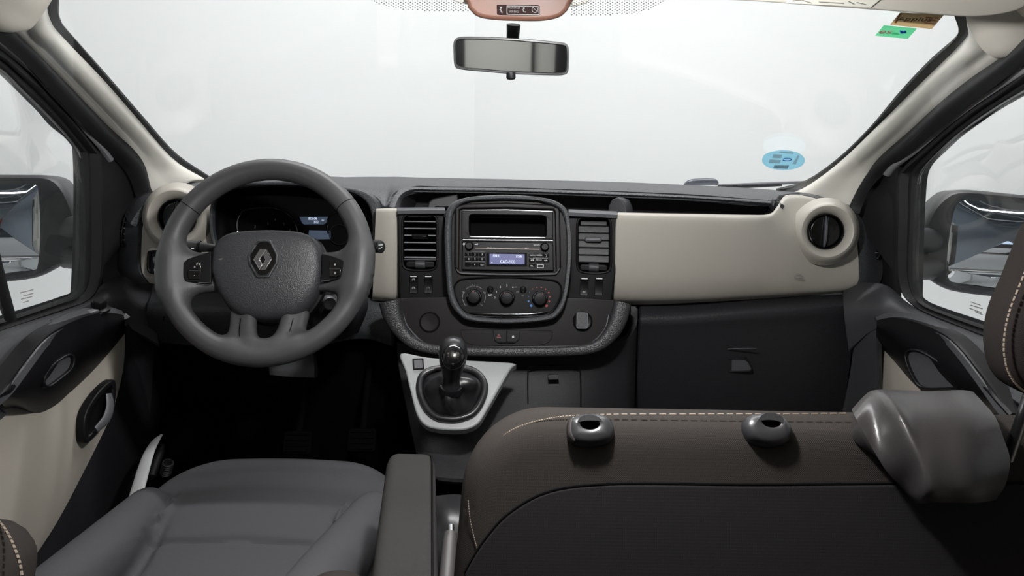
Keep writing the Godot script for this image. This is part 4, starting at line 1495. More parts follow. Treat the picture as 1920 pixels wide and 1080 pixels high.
func round_vent(sd: int, x: float, y: float, dd: float) -> void:
	var v := thing("round_vent", "round vent in a beige collar behind the steering wheel's left rim" if sd == 0 else "round vent in a beige collar at the right end of the dashboard", "vent", P(x, y + 35, dd), "round end vents")
	var fr := frame(P(x, y, dd), Vector3([0.18, -0.2][sd], 0.16, 1))
	var b := MB.new()
	var R: float = [0.037, 0.036][sd]
	lathe(b, fr, [[R, -0.03], [R, -0.012], [R + 0.004, 0.0], [R + 0.010, 0.008], [R + 0.016, 0.010], [R + 0.022, 0.006], [R + 0.027, -0.006], [R + 0.034, -0.020], [R + 0.03, -0.035], [R, -0.035], [R, -0.03]], 48, 1.04)
	part(v, "collar", b, M.beige, "", "beige collar")
	b = MB.new()
	lathe(b, fr, [[0.0, -0.032], [R + 0.001, -0.032], [R + 0.001, -0.026], [0.0, -0.026]], 40, 1.04)
	part(v, "duct", b, M.void)
	b = MB.new()
	lathe(b, fr, [[R + 0.0005, -0.02], [R + 0.0005, -0.006], [R - 0.0015, -0.006], [R - 0.003, -0.012], [R - 0.003, -0.02], [R + 0.0005, -0.02]], 40, 1.04)
	part(v, "inner_ring", b, M.gloss)
	# shutter: two half discs and the turning handle between them
	for s in [-1, 1]:
		b = MB.new()
		var o := PackedVector2Array()
		for k in 17:
			var a := -PI / 2 + PI * k / 16.0
			o.append(Vector2(s * (0.003 + cos(a) * (R - 0.008)), sin(a) * (R - 0.004) * 1.04))
		prism(b, fr, o, -0.024, -0.014, 0.003)
		part(v, "flap", b, M.gloss)
	b = MB.new()
	var rs := []
	for k in 13:
		var t := k / 12.0 * 2 - 1
		var w := 0.0035 * (0.45 + 0.55 * sqrt(maxf(0.0, 1 - t * t)))
		var hgt := -0.014 + 0.013 * sqrt(maxf(0.0, 1 - t * t * 0.9))
		rs.append(PackedVector3Array([fr * Vector3(-w, t * R * 0.92, -0.022), fr * Vector3(w, t * R * 0.92, -0.022), fr * Vector3(w * 0.8, t * R * 0.92, hgt - 0.002), fr * Vector3(0, t * R * 0.92, hgt), fr * Vector3(-w * 0.8, t * R * 0.92, hgt - 0.002)]))
	loft(b, rs)
	part(v, "handle", b, M.satin, "", "shiny vertical handle")

func instruments() -> void:
	var c := thing("instrument_cluster", "dark instrument cluster under a hood behind the steering wheel, with a lit trip display", "instrument panel", P(550, 480, 1.55))
	var fr := frame(P(550, 415, 1.545), Vector3(0.05, 0.12, 1))
	var outer := closed2(pp(fr, [[398, 440], [396, 400], [402, 370], [433, 348], [475, 341], [533, 339], [590, 342], [645, 350], [683, 358], [702, 370], [714, 390], [711, 440], [700, 475], [640, 500], [460, 500], [410, 475]]), 4)
	var inner := closed2(pp(fr, [[408, 455], [402, 425], [403, 388], [412, 370], [433, 356], [475, 349.5], [533, 347.5], [585, 350], [650, 359], [675, 368], [691, 383], [698, 405], [699, 440], [690, 468], [640, 486], [460, 486], [420, 474]]), 4)
	var b := MB.new()
	ringplate(b, fr, outer, inner, -0.06, 0.012, 0.005, 96)
	part(c, "hood", b, M.pad)
	b = MB.new()
	ringplate(b, fr, inset(resample(ccw(inner), 96), -0.003), inset(resample(ccw(inner), 96), 0.002), -0.11, -0.004, 0.0, 96)
	part(c, "shroud", b, M.black)
	b = MB.new()
	prism(b, fr, inset(resample(ccw(inner), 96), -0.002), -0.115, -0.092)
	part(c, "face", b, M.void)
	# gauge rings
	var zf := -0.088
	b = MB.new()
	for q in [[[428, 452], [420, 435], [420, 415], [427, 399], [442, 392], [475, 389], [500, 392], [520, 402], [533, 418], [540, 440]], [[600, 440], [598, 418], [604, 405], [617, 397], [640, 393], [665, 398], [685, 412], [692, 435], [686, 460]]]:
		var pa := PackedVector3Array()
		for p in q:
			pa.append(off(fr, p[0], p[1], zf).origin)
		tube(b, curve3(pa, 40), 0.0025, 8)
	part(c, "gauge_ring", b, M.gloss)
	b = MB.new()
	var arc := PackedVector3Array()
	for p in [[426, 442], [420.5, 430], [421, 414], [427, 400]]:
		arc.append(off(fr, p[0], p[1], zf + 0.002).origin)
	tube(b, curve3(arc, 20), 0.0018, 8, [0.4, 1, 1, 0.2])
	part(c, "bright_arc", b, M.chrome_dull)
	b = MB.new()
	var sg := off(fr, 622, 442, zf)
	lathe(b, sg, [[0.021, 0.0], [0.021, 0.003], [0.0225, 0.003], [0.0225, 0.0], [0.021, 0.0]], 32)
	part(c, "small_gauge", b, M.panel)
	for q in [["1", 436, 437], ["2", 455, 427], ["3", 480, 420.5], ["4", 495, 412.5], ["5", 512, 421], ["6", 524, 434]]:
		txt(c, q[0], off(fr, q[1], q[2], zf), 0.005, M.print_dim)
	b = MB.new()
	tube(b, PackedVector3Array([off(fr, 652, 455, zf).origin, off(fr, 664, 466, zf).origin]), 0.0012, 6)
	part(c, "needle", b, M.red)
	# displays
	plate(c, "trip_display", fr, [[543, 407], [602, 407], [597, 418], [590, 422], [552, 422], [548, 419]], zf - 0.002, zf + 0.001, 0.0, glow(Color8(74, 90, 112), 0.5))
	var lit := glow(Color8(215, 225, 255), 1.3)
	txt(c, "80506", off(fr, 569.5, 410.6, zf + 0.001), 0.0052, lit, 1.0)
	txt(c, "302", off(fr, 576, 417.4, zf + 0.001), 0.0052, lit, 1.0)
	txt(c, "km", off(fr, 589.5, 413.5, zf + 0.001), 0.0022, lit, 1.2)
	plate(c, "lower_display", fr, [[562, 433.5], [604, 434.5], [604.5, 451], [560, 452]], zf - 0.002, zf + 0.001, 0.0, glow(Color8(84, 98, 118), 0.55))

# ---- centre stack -------------------------------------------------------------------------
func arcs(b: MB, fr: Transform3D, x: float, y: float, r: float, a0: float, a1: float, w: float, z := 0.0) -> void:
	var c := on(fr, x, y)
	var pa := PackedVector3Array()
	for k in 9:
		var a := deg_to_rad(lerpf(a0, a1, k / 8.0))
		pa.append(fr * Vector3(c.x + cos(a) * r, c.y + sin(a) * r, z))
	tube(b, pa, w, 5)

func centre_stack() -> void:
	# plane of the radio and climate panel
	var fr := frame(P(952, 485, 1.43), Vector3(0, 0.22, 1))
	var s := thing("centre_stack", "rounded dark centre console frame holding the radio and heater controls", "console", P(952, 668, 1.42))
	var outer := closed2(pp(fr, [[834, 440], [836, 405], [842, 388], [858, 376], [891, 369], [951, 366], [1014, 371], [1046, 380], [1063, 396], [1069, 425], [1070, 496], [1061, 562], [1047, 590], [1025, 601], [951, 607], [884, 602], [860, 589], [842, 560], [836, 500]]), 4)
	var inner := closed2(pp(fr, [[847, 440], [849, 408], [857, 390], [877, 379.5], [912, 376.5], [951, 375.5], [1000, 377.5], [1018, 380], [1045, 390], [1057, 408], [1062, 440], [1062, 490], [1055, 550], [1042, 579], [1021, 592], [951, 597], [888, 592.5], [866, 579], [852, 549], [848, 500]]), 4)
	var b := MB.new()
	ringplate(b, fr, outer, inner, -0.09, 0.014, 0.007, 128)
	part(s, "bezel", b, M.pad)
	b = MB.new()
	prism(b, fr, pp(fr, [[847, 450], [847, 408], [855, 389], [876, 378.5], [951, 374.5], [1018, 379], [1046, 389], [1059, 408], [1063, 450], [1036, 450], [1036, 396], [951, 394], [867, 395], [867, 450]]), -0.05, -0.004)
	prism(b, fr, pp(fr, [[847, 449], [1063, 449], [1063, 490], [1056, 550], [1043, 580], [1021, 593], [951, 598], [888, 593.5], [865, 580], [851, 549], [847, 500]]), -0.05, -0.004)
	# face plate with openings for the slot, the radio and the climate panel
	var hole_a := pp(fr, [[862, 392], [951, 390.5], [1040, 394], [1042, 510], [951, 511.5], [861, 509]])
	var hole_c := closed2(pp(fr, [[852, 545], [856, 531], [872, 523], [951, 520], [1032, 525], [1050, 534], [1052, 548], [1045, 568], [1034, 584], [1015, 591], [951, 594], [890, 591], [868, 582], [858, 566]]), 4)
	part(s, "face", b, M.panel)
	b = MB.new()
	ringplate(b, fr, pp(fr, [[853, 388], [870, 382], [951, 380], [1034, 384], [1050, 391], [1052, 500], [1047, 513], [951, 517], [860, 512], [852, 500]]), hole_a, -0.006, 0.004, 0.003, 80)
	part(s, "radio_surround", b, M.panel)
	b = MB.new()
	var lip := pp(fr, [[855, 503], [862, 511], [880, 513], [951, 514.5], [1030, 514], [1043, 512], [1049, 503]])
	var pa := PackedVector3Array()
	for p in lip:
		pa.append(fr * Vector3(p.x, p.y, 0.0035))
	tube(b, curve3(pa, 40), 0.0017, 8, [0.3, 1, 1, 1, 0.3])
	part(s, "bright_lip", b, M.satin)
	b = MB.new()
	ringplate(b, fr, inset(resample(ccw(hole_c), 80), -0.002), inset(resample(ccw(hole_c), 80), 0.001), -0.006, 0.004, 0.002, 80)
	part(s, "heater_surround", b, M.gloss)

	# storage slot
	var sl := frame(fr.origin, fr.basis.z)
	var so := pp(fr, [[866, 395], [951, 394], [1037, 397], [1037, 449], [951, 449], [866, 448]])
	var si := closed2(pp(fr, [[880, 408], [883, 403], [900, 402.5], [1005, 404], [1021, 405], [1024, 409], [1024, 440], [1021, 444.5], [1005, 445], [900, 444], [884, 443.5], [880, 438]]), 3)
	b = MB.new()
	ringplate(b, fr, so, si, -0.06, 0.004, 0.0015, 96)
	part(s, "storage_slot", b, M.panel)
	b = MB.new()
	prism(b, fr, inset(si, -0.001), -0.085, -0.058)
	part(s, "slot_back", b, M.void)
	b = MB.new()
	for q in [[[868, 449.5], [951, 450.5], [1036, 451]], [[882, 444], [951, 445], [1022, 446]], [[868, 394.5], [951, 394], [1036, 397]]]:
		var e := PackedVector3Array()
		for p in q:
			e.append(off(fr, p[0], p[1], 0.0045).origin)
		b = MB.new()
		tube(b, e, 0.0008, 6)
		part(s, "bright_line", b, M.chrome_dull)

	radio(fr)
	climate(fr, hole_c)
	# vent panels left and right of the stack
	for sd in 2:
		centre_vent(sd)
	lower_console()

func radio(fr: Transform3D) -> void:
	var r := thing("car_radio", "black car radio with a lit blue display in the centre console", "radio", off(fr, 952, 508, 0).origin)
	plate(r, "front", fr, [[867, 453], [951, 453.5], [1037, 455], [1038, 508], [951, 508], [866, 506]], -0.02, 0.005, 0.002, M.black)
	var z := 0.005
	var blue := glow(Color8(86, 92, 158), 0.75)
	plate(r, "display_window", fr, [[912, 473.5], [988, 474.5], [988, 500], [912, 499.5]], z - 0.002, z + 0.0004, 0.0, M.gloss)
	plate(r, "display", fr, [[918, 476], [983.5, 477], [983.5, 496], [918, 495.2]], z - 0.001, z + 0.0008, 0.0, blue)
	var lit := glow(Color8(225, 232, 255), 1.4)
	txt(r, "FM8", off(fr, 930, 480, z + 0.001), 0.0046, lit)
	txt(r, "8:56", off(fr, 973, 481, z + 0.001), 0.0046, lit)
	txt(r, "CAD-100", off(fr, 952, 491, z + 0.001), 0.0054, lit)
	txt(r, "AF", off(fr, 922.5, 492.5, z + 0.001), 0.002, lit)
	var b: MB
	for q in [[880.5, 461.5], [1021, 463.5]]:
		b = MB.new()
		lathe(b, off(fr, q[0], q[1], z), [[0.0, -0.002], [0.0086, -0.002], [0.0086, 0.001], [0.0072, 0.003], [0.0068, 0.012], [0.0058, 0.0135], [0.0, 0.0135]], 28)
		part(r, "knob", b, M.black)
	# disc slot
	b = MB.new()
	tube(b, PackedVector3Array([off(fr, 891, 465.5, z + 0.0002).origin, off(fr, 1011, 468, z + 0.0002).origin]), 0.0011, 6)
	part(r, "disc_slot", b, flat(Color8(96, 70, 58), 0.35))
	for q in [["1", 878, 477.5], ["2", 891, 477.5], ["3", 904, 477.5], ["4", 879, 485.8], ["5", 891, 485.8], ["6", 904, 486], ["TEXT", 904.5, 497], ["RADIO", 998, 479], ["MEDIA", 1011, 479], ["SETUP", 1010.5, 488.3], ["TEL", 997, 499], ["BROWSE", 1006, 459.8], ["Bluetooth", 921, 465.3], ["MP3", 987.5, 466]]:
		var n: int = (q[0] as String).length()
		txt(r, q[0], off(fr, q[1], q[2], z + 0.0014), 0.0034 if n == 1 else 0.0027, M.print, 1.0 if n < 6 else 0.85)
	# buttons: three rows left, three rows right
	for row in 3:
		for k in 3:
			for sd in 2:
				if sd == 1 and row == 2 and k > 0:
					continue
				var x: float = ([878.0, 891.0, 904.0] if sd == 0 else [997.5, 1010.5, 1023.0])[k]
				var y: float = [478.0, 487.0, 496.5][row] + (1.2 if sd == 1 else 0.0)
				b = MB.new()
				prism(b, off(fr, x, y, z), rrect(0.0125, 0.0078, 0.0015, 2), -0.001, 0.0012, 0.0006)
				part(r, "button", b, M.gloss)
	b = MB.new()
	for q in [[871, 481.6, 909, 482.2], [873, 490.5, 909, 491.2], [884, 472.5, 909, 473], [999, 484, 1027, 484.4]]:
		b = MB.new()
		tube(b, PackedVector3Array([off(fr, q[0], q[1], z + 0.0012).origin, off(fr, q[2], q[3], z + 0.0012).origin]), 0.00055, 4)
		part(r, "bright_line", b, M.chrome_dull)
	b = MB.new()                                                     # skip marks, volume wedge, power ring, return and arrow marks
	for q in [[996, 1, 488.0], [1000, -1, 488.0], [1021, 1, 488.6], [1025, -1, 488.6]]:
		prism(b, off(fr, q[0], q[2], z + 0.001), PackedVector2Array([Vector2(-0.0015 * q[1], 0), Vector2(0.0015 * q[1], -0.0015), Vector2(0.0015 * q[1], 0.0015)]), 0.0, 0.0004)
	prism(b, off(fr, 893, 458, z), PackedVector2Array([Vector2(-0.0035, -0.001), Vector2(0.0035, -0.001), Vector2(0.0035, 0.0017)]), 0.0, 0.0004)
	lathe(b, off(fr, 870, 458, z), [[0.0012, 0.0], [0.0012, 0.0004], [0.002, 0.0004], [0.002, 0.0], [0.0012, 0.0]], 16)
	arcs(b, fr, 1023, 479.6, 0.002, -80, 120, 0.0004, z + 0.0012)
	prism(b, off(fr, 890.5, 496.5, z + 0.001), PackedVector2Array([Vector2(-0.001, 0.0012), Vector2(0.001, 0.0012), Vector2(0, -0.0014)]), 0.0, 0.0004)
	part(r, "printed_mark", b, M.print)
	b = MB.new()
	ringplate(b, off(fr, 1013, 499.2, z), rrect(0.0125, 0.0072, 0.001, 2), rrect(0.0105, 0.0052, 0.0008, 2), 0.0, 0.0012, 0.0, 32)
	part(r, "usb_port", b, M.chrome_dull)

func climate(fr: Transform3D, hole: PackedVector2Array) -> void:
	var c := thing("heater_controls", "black heater panel with three round dials under the radio", "control panel", off(fr, 952, 592, 0).origin)
	var f2 := frame(off(fr, 951, 560, -0.004).origin, Vector3(0, 0.16, 1))
	var b := MB.new()
	prism(b, fr, inset(resample(ccw(hole), 80), 0.002), -0.03, -0.002)
	part(c, "face", b, M.black)
	var z := -0.002
	# bright lower lip
	b = MB.new()
	var e := PackedVector3Array()
	for p in [[877, 586], [900, 588.5], [951, 590], [1000, 589], [1026, 584]]:
		e.append(off(fr, p[0], p[1], 0.001).origin)
	sweep(b, curve3(e, 24), ngon(0.003, 0.002, 10), Vector3(0, 0, 1), [0.4, 1, 1, 1, 0.4])
	part(c, "lower_lip", b, M.gloss)
	for q in [[888.6, 557.0, 95.0], [950.3, 558.6, 115.0], [1012.0, 560.0, 60.0]]:
		b = MB.new()
		var df := off(fr, q[0], q[1], z)
		lathe(b, df, [[0.0, -0.001], [0.0155, -0.001], [0.0155, 0.002], [0.0138, 0.004], [0.0128, 0.014], [0.0118, 0.017], [0.0105, 0.018], [0.0, 0.018]], 36)
		var dial := part(c, "dial", b, M.black)
		b = MB.new()
		arcs(b, fr, q[0], q[1], 0.0132, 0, 180, 0.0007, z + 0.0115)
		part(dial, "bright_rim", b, M.satin)
		b = MB.new()
		var a := deg_to_rad(q[2])
		tube(b, PackedVector3Array([df * Vector3(cos(a) * 0.0102, sin(a) * 0.0102, 0.0182), df * Vector3(cos(a) * 0.0115, sin(a) * 0.0115, 0.0178)]), 0.0009, 6)
		part(dial, "pointer", b, flat(Color8(220, 120, 110), 0.4))
	for q in [[919.0, 542.6], [981.0, 543.2]]:
		b = MB.new()
		lathe(b, off(fr, q[0], q[1], z), [[0.0, -0.001], [0.0066, -0.001], [0.0066, 0.002], [0.0055, 0.0035], [0.0, 0.004]], 24)
		part(c, "push_button", b, M.gloss)
	for q in [["A/C", 919, 553.5], ["0", 927.4, 558.2], ["1", 931, 547.3], ["2", 938.2, 538.2], ["3", 950.3, 535.2], ["4", 961.5, 538.7]]:
		txt(c, q[0], off(fr, q[1], q[2], z + 0.0001), 0.0036, M.print)
	# airflow arcs and symbols
	b = MB.new()
	for a in [[50, 80], [98, 135], [-25, 25], [152, 182], [190, 220]]:
		arcs(b, fr, 888.6, 557.5, 0.0222, a[0], a[1], 0.0006, z)
	for q in [[887.5, 535.5], [869, 548.5], [908, 549], [872, 572], [902.5, 572]]:
		var sf := off(fr, q[0], q[1], z)
		lathe(b, off(fr, q[0] - 1.0, q[1] - 1.5, z), [[0.0, 0.0], [0.0009, 0.0], [0.0009, 0.0004], [0.0, 0.0004]], 10)
		tube(b, PackedVector3Array([sf * Vector3(-0.0008, 0.0005, 0), sf * Vector3(0.0004, -0.0012, 0), sf * Vector3(0.0022, -0.0012, 0), sf * Vector3(0.0024, 0.0016, 0)]), 0.0004, 4)
	for q in [[966.5, 538.3], [970, 547], [980, 554.5]]:
		var sf := off(fr, q[0], q[1], z)
		for k in 3:
			tube(b, PackedVector3Array([sf * Vector3(-0.0018 + k * 0.0016, -0.0015, 0), sf * Vector3(-0.0012 + k * 0.0016, 0.0015, 0)]), 0.0004, 4)
	part(c, "printed_symbols", b, M.print_dim)
	for q in [[999, 542, 0.0008], [1007, 539, 0.0011], [1015, 539, 0.0012], [1023, 542, 0.0013], [1029, 548.5, 0.0014], [1031, 556.5, 0.0015], [1030, 565, 0.0017], [1025, 573.5, 0.0025]]:
		b = MB.new()
		lathe(b, off(fr, q[0], q[1], z), [[0.0, 0.0], [q[2], 0.0], [q[2], 0.0004], [0.0, 0.0004]], 14)
		part(c, "warm_dot", b, M.red)
	for q in [[996, 573, 0.0026], [991, 565, 0.0018], [991, 556, 0.0009], [993, 548, 0.0007]]:
		b = MB.new()
		lathe(b, off(fr, q[0], q[1], z), [[0.0, 0.0], [q[2], 0.0], [q[2], 0.0004], [0.0, 0.0004]], 14)
		part(c, "cold_dot", b, M.blue)

func centre_vent(sd: int) -> void:
	var fr := frame(P([788, 1113][sd], [480, 485][sd], [1.485, 1.475][sd]), Vector3([0.03, -0.05][sd], 0.14, 1))
	var v := thing("centre_vent", "upright vent left of the radio with its slats open" if sd == 0 else "upright vent right of the radio with its slats shut", "vent", off(fr, [788, 1113][sd], [565, 568][sd]).origin, "upright vents beside the radio")
	var b := MB.new()
	var o: Array = [[[745, 393], [788, 392], [831, 392], [835, 430], [838, 500], [848, 567], [800, 567], [750, 567], [747, 500]], [[1066, 396], [1110, 398], [1158, 401], [1157, 450], [1154, 510], [1146, 570], [1100, 568], [1058, 567], [1066, 500]]][sd]
	var cx: float = [787.5, 1113.5][sd]
	var cy: float = [454.0, 459.0][sd]
	var hw: float = [31.5, 30.5][sd]
	var hole := []
	for p in [[-1, -0.7], [-0.9, -0.92], [-0.6, -1], [0, -1], [0.6, -1], [0.9, -0.92], [1, -0.7], [1, 0], [1, 0.7], [0.9, 0.92], [0.6, 1], [0, 1.02], [-0.6, 1], [-0.9, 0.92], [-1, 0.7], [-1, 0]]:
		hole.append([cx + p[0] * hw, cy + p[1] * 51.0 + p[0] * 0.4])
	var ho := closed2(pp(fr, hole), 3)
	ringplate(b, fr, pp(fr, o), ho, -0.04, 0.004, 0.003, 112)
	part(v, "surround", b, M.black)
	b = MB.new()                                                     # top ledge
	patch(b, [pts([[[744, 389, 1.53], [788, 388.5, 1.525], [834, 388.5, 1.52]], [[1066, 392, 1.51], [1110, 394, 1.51], [1158, 396, 1.52]]][sd]), pts([[[745, 394, 1.483], [788, 393, 1.48], [834, 393, 1.475]], [[1066, 397, 1.468], [1110, 399, 1.468], [1158, 402, 1.475]]][sd])], 8, 3, 0.008, 0.001)
	part(v, "ledge", b, M.satin)
	b = MB.new()
	ringplate(b, fr, inset(resample(ccw(ho), 80), -0.0035), inset(resample(ccw(ho), 80), 0.001), -0.004, 0.007, 0.002, 80)
	part(v, "bezel", b, M.panel)
	b = MB.new()
	prism(b, fr, inset(ho, -0.001), -0.055, -0.038)
	part(v, "duct", b, M.void)
	var w := on(fr, cx + hw - 1.5, cy).x - on(fr, cx - hw + 1.5, cy).x
	if sd == 0:
		for k in 6:
			var y: float = [415.5, 428.5, 441.5, 455.0, 469.0, 483.0][k]
			b = MB.new()
			box(b, off(fr, cx, y, -0.016).origin, Vector3(w, 0.0026, 0.03), 0.001, fr.basis)
			part(v, "slat", b, M.slat)
		b = MB.new()
		box(b, off(fr, cx, 487, -0.004).origin, Vector3(w, 0.0016, 0.01), 0.0006, fr.basis)
		part(v, "slat", b, M.satin)
	else:
		for k in 6:
			var y: float = [419.0, 430.5, 444.0, 458.0, 472.0, 486.0][k]
			b = MB.new()
			box(b, off(fr, cx, y, -0.006).origin, Vector3(w * (0.86 if k == 0 else 1.0), 0.0142 if k else 0.009, 0.004), 0.0018, fr.basis * Basis(Vector3.RIGHT, -0.32))
			part(v, "slat", b, M.plastic)
	b = MB.new()
	var tf := off(fr, [788.0, 1112.0][sd], [443.0, 449.0][sd], 0.0)
	box(b, tf.origin, Vector3(0.034, 0.010, 0.016), 0.0045, fr.basis)
	part(v, "tab", b, M.gloss if sd == 0 else M.satin)
	# closing wheel in its own field below the slats
	b = MB.new()
	prism(b, off(fr, cx, [496, 502][sd], -0.008), rrect(w * 0.9, 0.013, 0.005, 4), -0.004, 0.004, 0.002)
	part(v, "wheel_field", b, M.black)
	b = MB.new()
	var wf := off(fr, cx, [496, 502][sd], -0.006)
	lathe(b, Transform3D(wf.basis * Basis(Vector3.UP, PI / 2), wf.origin), [[0.0, -0.010], [0.008, -0.010], [0.0088, -0.008], [0.0088, 0.008], [0.008, 0.010], [0.0, 0.010]], 20)
	part(v, "closing_wheel", b, M.plastic)
	# two rocker switches below
	for k in 2:
		var x: float = [[776.0, 803.5], [1095.0, 1122.5]][sd][k]
		var y: float = [533.0, 537.0][sd]
		var r := thing("rocker_switch", [["black rocker with a speed-limiter symbol, left of the pair under the open vent", "black rocker with one lower symbol, right of the pair under the open vent"], ["black rocker with a small pale lamp mark, left of the pair under the shut vent", "plain blank black rocker, right of the pair under the shut vent"]][sd][k], "switch", off(fr, x, y + 17, 0.004).origin, "rocker switches under the centre vents")
		b = MB.new()
		var sf := off(fr, x, y, 0.004)
		ringplate(b, sf, rrect(0.0172, 0.0375, 0.002, 2), rrect(0.0152, 0.0355, 0.0015, 2), -0.002, 0.0015, 0.0006, 40)
		part(r, "frame", b, M.gloss)
		b = MB.new()
		var rk := []
		for q in [[-0.0176, 0.0025], [-0.012, 0.0012], [0.0, 0.0006], [0.012, 0.0028], [0.0164, 0.006], [0.0176, 0.005]]:
			rk.append(PackedVector3Array([sf * Vector3(-0.0072, q[0], -0.003), sf * Vector3(0.0072, q[0], -0.003), sf * Vector3(0.0072, q[0], q[1]), sf * Vector3(-0.0072, q[0], q[1])]))
		loft(b, rk)
		part(r, "rocker", b, M.black)
		b = MB.new()
		box(b, sf * Vector3(0, 0.0165, 0.0062), Vector3(0.0125, 0.0022, 0.001), 0.0004, fr.basis)
		part(r, "bright_edge", b, M.print)
		b = MB.new()
		if sd == 0:
			for yy in ([0.0095, -0.0075] if k == 0 else [-0.0075]):
				var c0 := sf * Vector3(0, yy, 0.0032 if yy > 0 else 0.0022)
				var pa := PackedVector3Array()
				for i in 10:
					var a := deg_to_rad(-40 + 260 * i / 9.0)
					pa.append(c0 + sf.basis * Vector3(cos(a) * 0.0028, sin(a) * 0.0024, 0))
				tube(b, pa, 0.0004, 4)
				tube(b, PackedVector3Array([c0, c0 + sf.basis * Vector3(0.0018, 0.0014, 0)]), 0.0004, 4)
			part(r, "symbol", b, M.print if k == 0 else M.print_dim)
		elif k == 0:
			box(b, sf * Vector3(0, -0.0105, 0.0018), Vector3(0.006, 0.0045, 0.0012), 0.0006, fr.basis)
			part(r, "lamp_mark", b, M.print_dim)

func lower_console() -> void:
	var fr := frame(P(951, 612, 1.42), Vector3(0, 0.3, 1))
	var s := thing("lower_console", "dark U-shaped lower centre console with socket and hazard buttons above the gear lever", "console", P(951, 668, 1.39))
	var b := MB.new()
	prism(b, fr, closed2(pp(fr, [[744, 560], [750, 585], [764, 612], [786, 637], [807, 648], [856, 653], [951, 654], [1085, 651], [1113, 641], [1136, 616], [1146, 587], [1150, 562], [950, 556]]), 3), -0.03, 0.0, 0.002)
	part(s, "face", b, M.panel)
	b = MB.new()
	var path := PackedVector3Array()
	for p in [[732, 566], [737, 590], [752, 620], [776, 643], [812, 655], [880, 659], [951, 660], [1070, 658], [1116, 650], [1142, 629], [1158, 600], [1166, 568]]:
		path.append(off(fr, p[0], p[1], 0.004).origin)
	var sec := PackedVector2Array()
	for q in ngon(1, 1, 20):
		sec.append(Vector2(signf(q.x) * pow(absf(q.x), 0.8) * 0.0175, signf(q.y) * pow(absf(q.y), 0.8) * 0.016))
	sweep(b, curve3(path, 70), sec, fr.basis.z, [1.25, 1.1, 0.8, 0.62, 0.55, 0.55, 0.55, 0.6, 0.8, 1.0, 1.0])
	part(s, "rim", b, M.u_rim)
	b = MB.new()
	var e := PackedVector3Array()
	for p in [[757, 590], [765, 612], [787, 637], [808, 647.5], [856, 651.5], [951, 651.5], [1085, 649], [1113, 640], [1134, 616], [1141, 590]]:
		e.append(off(fr, p[0], p[1], 0.0025).origin)
	tube(b, curve3(e, 60), 0.0016, 6, [0.4, 1, 1.3, 1.3, 1.3, 1.3, 1, 0.4])
	part(s, "bright_line", b, M.satin)
	# button row
	b = MB.new()
	var hz := pp(fr, [[863, 618], [951, 617], [1036, 620], [1034, 634], [1026, 643], [1014, 646], [951, 647.5], [888, 646], [873, 641], [866, 630]])
	ringplate(b, fr, inset(hz, -0.001), inset(hz, 0.001), -0.002, 0.0014, 0.0005, 80)
	part(s, "button_field", b, M.panel)
	plate(s, "hazard_button", fr, [[924.5, 620], [949.5, 620], [949.5, 643], [934, 643], [927, 638]], 0.0, 0.0035, 0.001, M.black)
	plate(s, "lock_button", fr, [[950.5, 620], [975, 621], [973, 637], [965, 643], [950.5, 643]], 0.0, 0.0035, 0.001, M.black)
	b = MB.new()
	ringplate(b, off(fr, 935.3, 630, 0.0034), PackedVector2Array([Vector2(-0.0045, -0.0035), Vector2(0.0045, -0.0035), Vector2(0, 0.0042)]), PackedVector2Array([Vector2(-0.0018, -0.0018), Vector2(0.0018, -0.0018), Vector2(0, 0.0014)]), 0.0, 0.0004, 0.0, 24)
	part(s, "hazard_triangle", b, flat(Color8(120, 44, 36), 0.5))
	b = MB.new()
	box(b, off(fr, 962, 632, 0.0036).origin, Vector3(0.0042, 0.0034, 0.0006), 0.0002, fr.basis)
	arcs(b, fr, 962, 630.6, 0.0014, 0, 180, 0.0005, 0.0036)
	part(s, "padlock_mark", b, M.print)
	# round blank on the left
	b = MB.new()
	lathe(b, off(fr, 806, 603.5, 0.0), [[0.0, -0.002], [0.0205, -0.002], [0.0205, 0.003], [0.019, 0.0045], [0.0175, 0.003], [0.0165, 0.0025], [0.0, 0.002]], 40)
	part(s, "round_blank", b, M.panel)
	# socket with flap on the right
	var k := thing("power_socket", "round power socket with a square flap right of the heater panel", "socket", off(fr, 1092, 622, 0.0).origin)
	b = MB.new()
	lathe(b, off(fr, 1092, 602, 0.0), [[0.0, -0.002], [0.0195, -0.002], [0.0195, 0.004], [0.0175, 0.006], [0.015, 0.004], [0.0, 0.003]], 36)
	part(k, "ring", b, M.black)
	b = MB.new()
	prism(b, off(fr, 1090.5, 601.5, 0.004), rrect(0.0235, 0.033, 0.004, 4), 0.0, 0.008, 0.003)
	part(k, "flap", b, M.plastic)
	b = MB.new()
	ringplate(b, off(fr, 1090.5, 601.5, 0.012), rrect(0.0225, 0.032, 0.004, 4), rrect(0.0185, 0.028, 0.003, 4), -0.002, 0.0006, 0.0003, 40)
	part(k, "flap_edge", b, M.satin)

